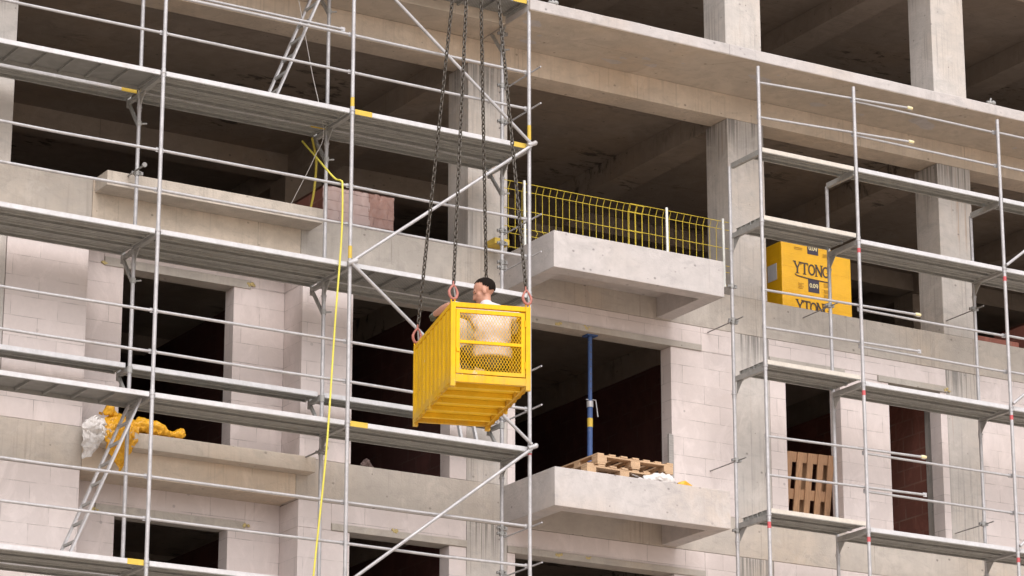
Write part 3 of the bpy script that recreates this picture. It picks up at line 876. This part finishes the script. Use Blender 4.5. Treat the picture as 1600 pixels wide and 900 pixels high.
gr = hand(wrR, Vector((.1, .6, .1)), Vector((.3, 0, -1)), .9, -1)
merge(body, gr)
# head: turned towards the left of the gate, chin dropped a little
hd = MB(); hR = Matrix.Rotation(R(66), 3, 'Z')@Matrix.Rotation(R(-16), 3, 'X')   # local +y = face direction
S = 1.25
def hp(x, y, z): return headc+hR@(Vector((x, y, z))*S)
def addball(mb, c, r, seg=18, rg=12):
    t = MB().ball((0, 0, 0), r, seg, rg)
    mb.add([hp(c[0]+v[0], c[1]+v[1], c[2]+v[2]) for v in t.v], t.f, True)
addball(hd, (0, -.012, .045), (.077, .098, .088)); addball(hd, (0, .022, -.03), (.062, .072, .085)); addball(hd, (0, .05, -.088), (.036, .036, .030))
addball(hd, (0, .078, .028), (.048, .020, .018)); addball(hd, (0, .094, -.012), (.013, .017, .026)); addball(hd, (0, .104, -.030), (.016, .016, .012))
addball(hd, (0, .082, -.062), (.026, .014, .009)); addball(hd, (0, .080, -.076), (.024, .014, .008))
for sx in (-1, 1):
    addball(hd, (sx*.043, .046, -.014), (.022, .022, .024)); addball(hd, (sx*.079, -.012, -.008), (.012, .022, .034)); addball(hd, (sx*.014, .092, -.026), (.012, .012, .010))
merge(body, hd)
body = remesh(body, .0095)
pb = part('body', body, M['skin'], MAN, world=False)
hair = MB(); t = MB().ball((0, 0, 0), (1, 1, 1), 40, 26)
idx = {}; vs = []
for i, v in enumerate(t.v):
    x, y, z = v
    # cap over the skull: keep the part behind and above the hairline
    z -= .10*noise.noise(Vector((x, y, z))*6)
    keep = (z > .22+.5*max(0, y)) if y > .12 else ((z > -.28+1.1*max(0, y+.25)) if y > -.3 else z > -.62)
    z += .0
    if keep:
        rr = .985+.045*noise.noise(Vector((x, y, z))*9); idx[i] = len(vs); vs.append(hp(v[0]*.081*rr, -.014+v[1]*.104*rr, .046+v[2]*.095*rr))
hair.add(vs, [[idx[i] for i in f] for f in t.f if all(i in idx for i in f)], True)
part('hair', hair, M['hair'], MAN, world=False)
eb = MB()
for sx in (-1, 1):
    a = MB().ball((0, 0, 0), (.020, .006, .005), 8, 5); eb.add([hp(sx*.034+v[0], .079+v[1]-abs(v[0])*.2, .030+v[2]) for v in a.v], a.f, True)
part('eyebrows', eb, M['hair'], MAN, world=False)
ey = MB()
for sx in (-1, 1):
    a = MB().ball((0, 0, 0), (.011, .006, .006), 8, 5); ey.add([hp(sx*.032+v[0], .072+v[1], .010+v[2]) for v in a.v], a.f, True)
part('eyes', ey, M['boot'], MAN, world=False)
# clothes as looser shells
sh = skin_mesh([
    [(hip+Vector((0, -.02, -.035)), .212, .172), (hip+Vector((0, -.02, .06)), .216, .174), (hip.lerp(chest, .30)+Vector((0, -.02, 0)), .200, .150), (hip.lerp(chest, .62)+Vector((0, -.015, 0)), .212, .138), (chest+Vector((0, 0, .03)), .232, .126), (chest+Vector((0, .01, .125)), .215, .105), (chest.lerp(neck, .78), .115, .09), (neck+Vector((0, -.01, -.03)), .082, .08)],
    [('j', 4), (shL.lerp(chest, .3)+Vector((0, 0, .01)), .095), (shL, .09), (shL.lerp(elL, .35), .086), (shL.lerp(elL, .66), .082)],
    [('j', 4), (shR.lerp(chest, .3)+Vector((0, 0, .01)), .095), (shR, .09), (shR.lerp(elR, .35), .086), (shR.lerp(elR, .66), .082)]], cap0=False)
sv = []
for v in sh.v:
    n_ = .6-1.8*abs(noise.noise(Vector((v[0]*4+v[2]*3, v[1]*4, v[2]*7)))) + .5*noise.noise(Vector((v[0]*9, v[1]*9, v[2]*14)))
    v = Vector(v); c = hip.lerp(chest, .5); d = v-Vector((c.x, c.y, v.z)); sv.append(tuple(v+(d.normalized() if d.length > .01 else d)*n_*.026*(1 if v.z < .95 else .3)))
sh.v = sv
part('t_shirt', remesh(sh, .012), M['shirt'], MAN, world=False)
tr = skin_mesh([[(hip+Vector((0, .0, -.02)), .185, .155), (hip+Vector((0, -.01, .09)), .175, .14)],
    [('j', 0), (hip+Vector((-.1, .03, -.01)), .125), (hip.lerp(kL, .55)+Vector((-.05, 0, 0)), .108), (kL, .083), (kL.lerp(aL, .4), .076), (aL+Vector((0, 0, .02)), .066)],
    [('j', 0), (hip+Vector((.1, .03, -.01)), .125), (hip.lerp(kR, .55)+Vector((.05, 0, 0)), .108), (kR, .083), (kR.lerp(aR, .4), .076), (aR+Vector((0, 0, .02)), .066)]])
part('trousers', remesh(tr, .014), M['trousers'], MAN, world=False)
for a in (aL, aR):
    bo = MB().tube([a+Vector((0, -.01, .05)), a+Vector((0, 0, -.0)), a+Vector((0, .03, -.03))], [.055, .055, .05], 10)
    bo.ball(a+Vector((0, .09, -.04)), (.05, .13, .04), 12, 8); part('boot', bo, M['boot'], MAN, world=False)
part('glove', remesh(gl, .006), M['glove'], MAN, world=False)

# ------------------------------------------------------------------ yellow block pack with print
PX0, PX1, PY, PZ0, PZ1 = 10.25, 11.46, 1.60, 4.915, 6.0
PK = thing('block_pack', 'yellow wrapped pallet pack printed YTONG behind the right scaffold', 'block pack', ((PX0+PX1)/2, PY+.5, PZ0))
mb = MB()
nx, nz = 18, 14
def packpt(face, a, b):
    x = PX0+(PX1-PX0)*a; z = PZ0+(PZ1-PZ0)*b
    bul = .012*math.sin(math.pi*a)*math.sin(math.pi*b)+.006*noise.noise(Vector((a*5, b*9, face)))
    return x, z, bul
fv = [];
for j in range(nz+1):
    for i in range(nx+1):
        x, z, bl = packpt(1, i/nx, j/nz); fv.append((x, PY-.0*bl, z))
body_ = MB().box(PX0, PX1, PY, PY+1.0, PZ0, PZ1)
pk = part('wrap', body_, M['pack_yellow'], PK, bevel=.018)
cr = MB()
for z in (PZ0+.36, PZ0+.73): cr.bar((PX0+.02, PY-.001, z), (PX1-.02, PY-.001, z-.006), .004, .006)
part('strap', cr, M['pack_yellow'], PK)
class Glyph:
    def __init__(s): s.mb = MB(); s.k = 0
    def bar(s, x0, z0, x1, z1, w):
        s.k += 1; y = PY-.004-.0004*(s.k % 9); s.mb.bar((x0, y, z0), (x1, y, z1), w, .003, (0, 1, 0))
    def arc(s, cx, cz, rx, rz, w, a0=0, a1=360, n=22):
        P = [(cx+rx*math.cos(R(a0+(a1-a0)*i/n)), cz+rz*math.sin(R(a0+(a1-a0)*i/n))) for i in range(n+1)]
        s.k += 1; y = PY-.004-.0004*(s.k % 9)
        v = []; 
        for i in range(n+1):
            a = R(a0+(a1-a0)*i/n); kx, kz = math.cos(a), math.sin(a)
            v += [(cx+(rx+w/2)*kx, y, cz+(rz+w/2)*kz), (cx+(rx-w/2)*kx, y, cz+(rz-w/2)*kz)]
        s.mb.add(v, [(2*i, 2*i+1, 2*i+3, 2*i+2) for i in range(n)])
    def word(s, x, z, h, adv):
        w = h*.15; sf = h*.075
        for c in 'YTONG':
            cx = x+adv*.42
            if c == 'Y':
                s.bar(cx-h*.30, z+h, cx, z+h*.45, w); s.bar(cx+h*.30, z+h, cx, z+h*.45, w*.8); s.bar(cx, z+h*.5, cx, z, w)
                for a, b, q in ((-.45, -.14, 1), (.14, .45, 1), (-.17, .17, 0)): s.bar(cx+h*a, z+h*q, cx+h*b, z+h*q, sf)
            if c == 'T':
                s.bar(cx-h*.36, z+h*.965, cx+h*.36, z+h*.965, w*.8); s.bar(cx, z+h*.95, cx, z, w); s.bar(cx-h*.18, z, cx+h*.18, z, sf)
                s.bar(cx-h*.36, z+h, cx-h*.36, z+h*.78, sf); s.bar(cx+h*.36, z+h, cx+h*.36, z+h*.78, sf)
            if c == 'O': s.arc(cx, z+h*.49, h*.30, h*.43, w)
            if c == 'N':
                s.bar(cx-h*.28, z+h, cx-h*.28, z, w*.75); s.bar(cx+h*.28, z+h, cx+h*.28, z, w*.75); s.bar(cx-h*.30, z+h, cx+h*.28, z+h*.04, w)
                for a, b, q in ((-.42, -.18, 1), (.14, .42, 1), (-.42, -.14, 0)): s.bar(cx+h*a, z+h*q, cx+h*b, z+h*q, sf)
            if c == 'G':
                s.arc(cx, z+h*.49, h*.31, h*.43, w, 40, 330); s.bar(cx+h*.28, z+h*.42, cx+h*.28, z+h*.08, w*.8); s.bar(cx+h*.06, z+h*.42, cx+h*.42, z+h*.42, sf)
                s.bar(cx+h*.27, z+h*.92, cx+h*.27, z+h*.70, sf)
            x += adv
G1 = Glyph(); G1.word(PX0+.215, 5.565, .165, .124)
G0 = Glyph(); G0.word(PX0+.245, 5.005, .165, .118); part('print', G0.mb, M['ink'], pk)
un = [(PX0+.22, 5.545), (PX0+.26, 5.525), (PX0+.45, 5.508), (PX0+.84, 5.50)]
for a, b in zip(un, un[1:]): G1.bar(a[0], a[1], b[0], b[1], .016)
part('print', G1.mb, M['ink'], pk)
sq = MB()
for z in (5.315, 5.875): sq.box(PX0+.45, PX0+.64, PY-.003, PY-.0005, z, z+.185)
part('print_box', sq, M['ink_purple'], pk)
G2 = Glyph()
for z in (5.385, 5.935):
    x = PX0+.475; h = .06; w = .013
    G2.arc(x+.018, z+h/2, .016, .026, w); G2.bar(x+.047, z, x+.047, z+.012, .012); G2.arc(x+.076, z+h/2, .016, .026, w)
    G2.arc(x+.122, z+h*.66, .016, .018, w); G2.bar(x+.138, z+h*.6, x+.128, z-.002, w)
part('print_number', G2.mb, M['print_pale'], pk)
G3 = Glyph()
for z in (5.26, 5.33, 5.86, 5.42):
    for i in range(3): G3.bar(PX0+.72, z+.05-i*.02, PX0+.72+random.uniform(.07, .14), z+.05-i*.02, .010)
for i in range(4): G3.bar(PX0+.28, 5.42-i*.024, PX0+.28+random.uniform(.06, .1), 5.42-i*.024, .010)
for i in range(2): G3.bar(PX0+.22, 5.94-i*.024, PX0+.36, 5.94-i*.024, .010)
part('small_print', G3.mb, M['ink_soft'], pk)
part('paper_tag', MB().box(PX0-.004, PX0-.0005, PY+.12, PY+.34, 5.46, 5.70), M['paper'], pk)
pal = MB()

# ------------------------------------------------------------------ pallets
def make_pallet(label, mat, group=None, boards=5, L=1.2, Wd=.8):
    p = thing('wooden_pallet', label, 'pallet', (0, 0, 0), (0, 0, 0), group)
    bw = Wd/boards*.6
    for i in range(boards):
        y = -Wd/2+(Wd-bw)*i/(boards-1)
        part('deck_board', MB().box(-L/2+random.uniform(-.01, .01), L/2, y, y+bw, .122, .144), mat, p, False, .002)
    for x in (-L/2, -.07, L/2-.14):
        part('stringer_board', MB().box(x, x+.14, -Wd/2, Wd/2, .100, .1215), mat, p, False, .002)
        for y in (-Wd/2, -.07, Wd/2-.14):
            part('block', MB().box(x, x+.14, y, y+.14, .0225, .0995), mat, p, False, .003)
    for y in (-Wd/2, -.06, Wd/2-.12):
        part('runner', MB().box(-L/2, L/2, y, y+.12, 0, .022), mat, p, False, .002)
    return p
p1 = make_pallet('upper wooden pallet of the pair lying on the lower concrete balcony', M['wood_pale'], 'pallets stacked on the lower balcony', 7, 1.0, 1.15)
p2 = copy_tree(p1)
p2['label'] = 'lower wooden pallet under another one on the balcony beneath the blue prop'
p1.location = (6.78, .60, 1.80+.148); p1.rotation_euler = (R(0), R(0), R(90))
p2.location = (6.60, .60, 1.795); p2.rotation_euler = (0, 0, R(91.5))
p4 = make_pallet('wooden pallet standing on edge in the tall window opening by the right scaffold', M['wood'], None, 5, 1.15, .80)
p4.matrix_world = Matrix.Translation((10.50, 1.62, 2.365))@Matrix.Rotation(R(-2), 4, 'Y')@Matrix.Rotation(R(13), 4, 'X')@Matrix.Rotation(R(90), 4, 'X')@Matrix.Rotation(R(90), 4, 'Z')

# ------------------------------------------------------------------ mesh barrier on the upper balcony
FB = thing('mesh_barrier', 'yellow wire mesh edge barrier with three white posts on the upper balcony', 'barrier', (7.1, 1.0, 4.9))
FY = 1.0
def wire_panel(x0, x1, dy, z0=4.93, z1=5.84, pitch=.107):
    mb = MB(); r = .0040
    k = [(z1, -.05), (z1-.095, 0), (z0+.30, 0), (z0+.255, -.05), (z0+.21, 0), (z0, 0)]
    n = int(round((x1-x0)/pitch))
    for i in range(n+1):
        x = x0+(x1-x0)*i/n
        mb.tube([(x, FY+dy+o, z) for z, o in k], r, 6)
    for z, o in ((z1, -.05), (z1-.095, 0), (z1-.36, 0), (z0+.30, 0), (z0+.21, 0), (z0+.02, 0)):
        mb.tube([(x0, FY+dy+o-.006, z), (x1, FY+dy+o-.006, z)], r*1.05, 6)
    return part('wire_panel', mb, M['wire_yellow'], FB)
wire_panel(5.32, 7.52, 0); wire_panel(7.28, 8.93, -.022)
for x, zt in ((5.62, 5.86), (7.86, 5.87), (8.78, 5.87)):
    part('post', MB().tube([(x, FY-.10, 4.90), (x-.01, FY-.10, zt)], .019, 10), M['post_white'], FB)
tag(part('plank_offcut', MB().box(5.18, 5.40, .93, 1.15, 4.94, 5.02), M['band_yellow'], bevel=.004), 'short yellow timber offcut at the left foot of the mesh barrier', 'offcut')

# ------------------------------------------------------------------ steel prop
PR = thing('steel_prop', 'blue adjustable steel prop with yellow collar under the lintel behind the pallets', 'prop', (6.87, F+.12, 1.805))
px, py = 6.87, F+.12
part('outer_tube', MB().tube([(px-.015, py, 1.81), (px, py, 3.05)], .036, 14), M['prop_blue'], PR)
it = MB().tube([(px, py, 3.05), (px+.008, py, 4.02)], .029, 14); itp = part('inner_tube', it, M['prop_blue'], PR)
hl2 = MB()
for i in range(7): hl2.tube([(px-.002+i*.001, py-.0295, 3.30+i*.1), (px-.002+i*.001, py-.0305, 3.30+i*.1)], .009, 8)
part('pin_holes', hl2, M['ink'], itp)
part('collar', MB().tube([(px-.002, py, 2.78), (px-.001, py, 2.90)], .0375, 14), M['band_yellow'], PR)
nut = MB().tube([(px, py, 3.05), (px, py, 3.13)], .046, 12).tube([(px-.06, py, 3.15), (px+.09, py, 3.16), (px+.11, py-.02, 2.93)], .009, 7)
part('nut', nut, M['steel'], PR)
part('head_plate', MB().box(px-.07, px+.09, py-.07, py+.07, 4.02, 4.038), M['prop_blue'], PR)
part('foot_plate', MB().box(px-.09, px+.06, py-.07, py+.07, 1.803, 1.81), M['prop_blue'], PR)

# ------------------------------------------------------------------ loose things
def sheet(rows, nu=64, nv=44, amp=.03, fr=6, seed=0, thick=.006):
    """crumpled sheet through rows of control points"""
    def lerp_poly(P, t):
        P = [Vector(p) for p in P]; f = t*(len(P)-1); i = min(int(f), len(P)-2); return P[i].lerp(P[i+1], f-i)
    vs = []
    for j in range(nv+1):
        t = j/nv*(len(rows)-1); k = min(int(t), len(rows)-2)
        for i in range(nu+1):
            p = lerp_poly(rows[k], i/nu).lerp(lerp_poly(rows[k+1], i/nu), t-k)
            q = p*fr+Vector((seed*7.1, seed*3.3, 0))
            rg = lambda o, k: 1-2.6*abs(noise.noise(q*k+Vector(o)))
            d = Vector((.5*rg((31, 5, 9), 1), rg((0, 0, 0), 1)+.6*rg((9, 2, 5), 2.4)+.3*rg((1, 8, 2), 5.1), .5*rg((7, 77, 3), 1)))
            vs.append(p+d*amp)
    n = nu+1
    fs = [(j*n+i, j*n+i+1, j*n+n+i+1, j*n+n+i) for j in range(nv) for i in range(nu)]
    vb = [v+Vector((0, thick, thick*.4)) for v in vs]; o = len(vs)
    mb = MB().add(vs+vb, fs+[tuple(q+o for q in f[::-1]) for f in fs], True)
    return mb
def lump(pts, rad, amp=.3, n=44, seed=0, closed_len=70):
    """folded soft roll along a path"""
    P = [Vector(p) for p in pts]; out = []; rr = []
    for i in range(closed_len+1):
        f = i/closed_len*(len(P)-1); k = min(int(f), len(P)-2); out.append(P[k].lerp(P[k+1], f-k)); rr.append(rad[k]+(rad[k+1]-rad[k])*(f-k))
    mb = MB().tube(out, rr, n); mv = []
    for idx_, v in enumerate(mb.v):
        v = Vector(v); i = min(idx_//n, closed_len); c = out[i]; d = v-c
        k = (.5-2*abs(noise.noise(v*9+Vector((seed, 0, 0)))))*amp+(.4-1.6*abs(noise.noise(v*21+Vector((seed, 9, 0)))))*amp*.8+noise.noise(v*4+Vector((0, seed, 0)))*amp
        mv.append(tuple(c+d*(1+k)))
    mb.v = mv
    return mb
# yellow wrap and clear sheet on the left ledge
yw = MB()
a = sheet([[(-.12, 1.08, 1.93), (.06, 1.05, 1.99), (.30, 1.06, 1.92)], [(-.16, .96, 1.78), (.05, .93, 1.82), (.27, .96, 1.79)], [(-.17, .95, 1.62), (.04, .90, 1.64), (.26, .95, 1.64)], [(-.12, .95, 1.50), (.04, .91, 1.50), (.19, .95, 1.53)], [(-.02, .95, 1.36), (.04, .92, 1.34), (.10, .95, 1.38)], [(.03, .95, 1.26), (.05, .94, 1.25), (.06, .95, 1.27)]], amp=.030, fr=9, seed=2)
yw.add(a.v, a.f, True)
a = lump([(.16, 1.08, 1.83), (.34, 1.07, 1.87), (.56, 1.06, 1.86), (.70, 1.06, 1.825), (.76, 1.05, 1.82), (.87, 1.05, 1.84), (.92, 1.05, 1.83)], [.05, .085, .075, .045, .035, .065, .02], .42, seed=4); yw.add(a.v, a.f, True)
a = lump([(-.13, 1.1, 1.97), (-.06, 1.07, 2.02), (.03, 1.08, 1.97)], [.02, .055, .02], .5, seed=8, closed_len=24); yw.add(a.v, a.f, True)
tag(part('plastic_wrap', yw, M['yellow_plastic']), 'crumpled yellow plastic wrap draped over the left ledge', 'plastic wrap')
a = sheet([[(-.40, 1.06, 1.82), (-.27, 1.03, 1.93), (-.14, 1.05, 1.90)], [(-.44, .96, 1.72), (-.29, .92, 1.76), (-.15, .95, 1.77)], [(-.44, .95, 1.55), (-.30, .90, 1.57), (-.19, .94, 1.60)], [(-.42, .96, 1.36), (-.34, .94, 1.38), (-.26, .95, 1.48)]], amp=.030, fr=9, seed=5)
tag(part('plastic_sheet', a, M['white_plastic']), 'crumpled whitish plastic sheet hanging over the left ledge beside the yellow wrap', 'plastic sheet')
# on the lower balcony
a = lump([(6.86, .06, 1.82), (7.02, .03, 1.84), (7.16, .03, 1.845), (7.30, .05, 1.83), (7.38, .08, 1.81)], [.03, .05, .06, .055, .02], .45, seed=11)
tag(part('plastic_sheet', a, M['white_plastic']), 'crumpled white plastic heap on the lower balcony in front of the pallets', 'plastic sheet')
a = lump([(7.38, .04, 1.815), (7.48, .03, 1.83), (7.60, .05, 1.81)], [.02, .05, .02], .4, seed=13, closed_len=16)
tag(part('plastic_scrap', a, M['yellow_plastic']), 'small yellow plastic scrap at the foot of the leaning plank', 'plastic scrap')
tag(part('leaning_plank', MB().bar((7.86, .90, 1.80), (8.04, 1.17, 2.80), .075, .035, (0, 1, 0)), M['wood_grey'], bevel=.003), 'narrow grey plank leaning on the block wall above the lower balcony', 'plank')
# wrapped brick packs
def brick_pack(name, label, x0, x1, y0, y1, z0, z1, film=True):
    t = thing(name, label, 'brick pack', ((x0+x1)/2, (y0+y1)/2, z0))
    o = part('bricks', MB().box(x0+.01, x1-.01, y0+.02, y1-.01, z0, z1-.015), M['brick'], t, bevel=.01)
    if film:
        n = 30; xm = x0+(x1-x0)*.66
        def face(xa, xb, seed):
            return sheet([[(xa, y0, z1), (xb, y0, z1)], [(xa, y0, z0), (xb, y0, z0)]], 30, 22, .010, 9, seed, .003)
        part('film', face(x0, xm, 3), M['film'], t); part('film', face(xm-.02, x1, 6), M['film_dark'], t)
        top = sheet([[(x0, y0-.008, z1+.006), (x1, y0-.008, z1+.006)], [(x0, y1, z1+.006), (x1, y1, z1+.006)]], 20, 10, .006, 9, 9, .003); part('film', top, M['film_dark'], t)
    return t
brick_pack('brick_pack', 'film wrapped pink brick pack with a paler left part on the floor behind the hose', 3.02, 4.06, 1.62, 2.5, 4.915, 5.56)
bp2 = thing('brick_stack', 'low dark stack of red bricks on the floor right of the rightmost column', 'brick stack', (14.3, 2.2, 4.915))
part('bricks', MB().box(13.6, 14.75, 1.9, 2.5, 4.915, 5.24), M['brick'], bp2, bevel=.006)
brick_pack('brick_pack', 'pale film wrapped brick pack at the right edge of the picture', 14.93, 15.8, 1.95, 2.7, 4.915, 5.58)
a = lump([(3.48, 1.34, 1.83), (3.55, 1.33, 1.87), (3.64, 1.34, 1.83)], [.03, .06, .025], .4, seed=21, closed_len=24)
tag(part('rubble_lump', a, M['rubble']), 'small dusky rubble lump on the sill of the dark opening under the cage', 'rubble')
# clamps left on the slab edge
for x, z, lab in ((5.47, 8.015, 'small rusty clamp left on the slab edge above the left scaffold'), (12.78, 8.02, 'small grey clamp left on the slab edge at the foot of the rightmost column')):
    mb = MB().tube([(x-.05, -.03, z), (x+.05, -.05, z)], .028, 8).ball((x+.05, -.05, z), .04, 8, 6).tube([(x, -.04, z), (x+.02, -.04, z+.07)], .016, 6)
    tag(part('pipe_clamp', mb, M['clamp']), lab, 'clamp', 'clamps left on the slab edge')

# ------------------------------------------------------------------ hose and cable
def spline(P, n=60):
    P = [Vector(p) for p in P]; Q = [P[0]*2-P[1]]+P+[P[-1]*2-P[-2]]; out = []
    for i in range(1, len(Q)-2):
        for k in range(n//(len(P)-1)+1):
            t = k/(n//(len(P)-1)+1); a, b, c, d = Q[i-1:i+3]
            out.append(.5*((2*b)+(c-a)*t+(2*a-5*b+4*c-d)*t*t+(3*b-a-3*c+d)*t**3))
    out.append(P[-1]); return out
H = thing('yellow_hose', 'bright yellow hose hanging down outside the left scaffold over a guardrail', 'hose', (2.4, -.02, 5.05))
part('hanging_run', MB().tube(spline([(2.38, .98, 5.84), (2.42, .62, 5.50), (2.44, .2, 5.13), (2.44, .03, 5.045), (2.44, -.02, 4.94), (2.43, -.035, 4.3), (2.36, -.04, 3.2), (2.27, -.045, 1.6), (2.14, -.05, .2), (1.98, -.05, -1.6), (1.9, -.05, -3.6)], 120), .0125, 9), M['hose'], H)
part('drop_run', MB().tube(spline([(2.50, .95, 5.9), (2.55, .92, 5.6), (2.53, .92, 5.2), (2.52, 1.0, 4.95)], 30), .016, 8), M['hose_old'], H)
tag(part('thin_cable', MB().tube(spline([(1.95, .5, 7.9), (2.05, .5, 7.5), (2.25, .5, 6.6), (2.43, .5, 5.85), (2.36, .6, 5.5), (2.2, .9, 4.95)], 50), .005, 6), M['cable']), 'thin grey cable slanting down through the left scaffold by the top ladder', 'cable')

# ------------------------------------------------------------------ light, sky, camera
w = bpy.data.worlds.new('World'); sc.world = w; w.use_nodes = True
nt = w.node_tree; nt.nodes.clear()
sky = nt.nodes.new('ShaderNodeTexSky'); sky.sky_type = 'NISHITA'; sky.sun_disc = False
EL, AZ = 47.0, 194.0      # azimuth clockwise from +Y
sky.sun_elevation = R(EL); sky.sun_rotation = R(AZ); sky.air_density = 1.0; sky.dust_density = 3.0; sky.ozone_density = .6
hs = nt.nodes.new('ShaderNodeHueSaturation'); hs.inputs['Saturation'].default_value = .22
bg = nt.nodes.new('ShaderNodeBackground'); bg.inputs[1].default_value = .15
out = nt.nodes.new('ShaderNodeOutputWorld')
nt.links.new(sky.outputs[0], hs.inputs['Color']); nt.links.new(hs.outputs[0], bg.inputs[0]); nt.links.new(bg.outputs[0], out.inputs[0])
sun = bpy.data.lights.new('sun', 'SUN'); sun.energy = 1.0; sun.angle = R(50); sun.color = (1, .935, .915)
so = bpy.data.objects.new('sun', sun); COL.objects.link(so)
d = Vector((math.sin(R(AZ))*math.cos(R(EL)), math.cos(R(AZ))*math.cos(R(EL)), math.sin(R(EL))))
so.rotation_euler = d.to_track_quat('Z', 'Y').to_euler(); so.location = (0, -30, 40)

cam = bpy.data.cameras.new('camera'); co = bpy.data.objects.new('camera', cam); COL.objects.link(co)
cam.sensor_width = 36; cam.lens = 4868.9/1600*36; cam.clip_start = .5; cam.clip_end = 2000
co.location = (-14.4122, -32.2477, -7.4648)
yaw, pitch = .5392, .2970
fw = Vector((math.sin(yaw)*math.cos(pitch), math.cos(yaw)*math.cos(pitch), math.sin(pitch)))
co.rotation_euler = fw.to_track_quat('-Z', 'Y').to_euler()
sc.camera = co
sc.view_settings.view_transform = 'Standard'; sc.view_settings.look = 'None'; sc.view_settings.exposure = .68; sc.view_settings.gamma = 1
sc.cycles.use_denoising = True; sc.cycles.max_bounces = 8; sc.cycles.diffuse_bounces = 5
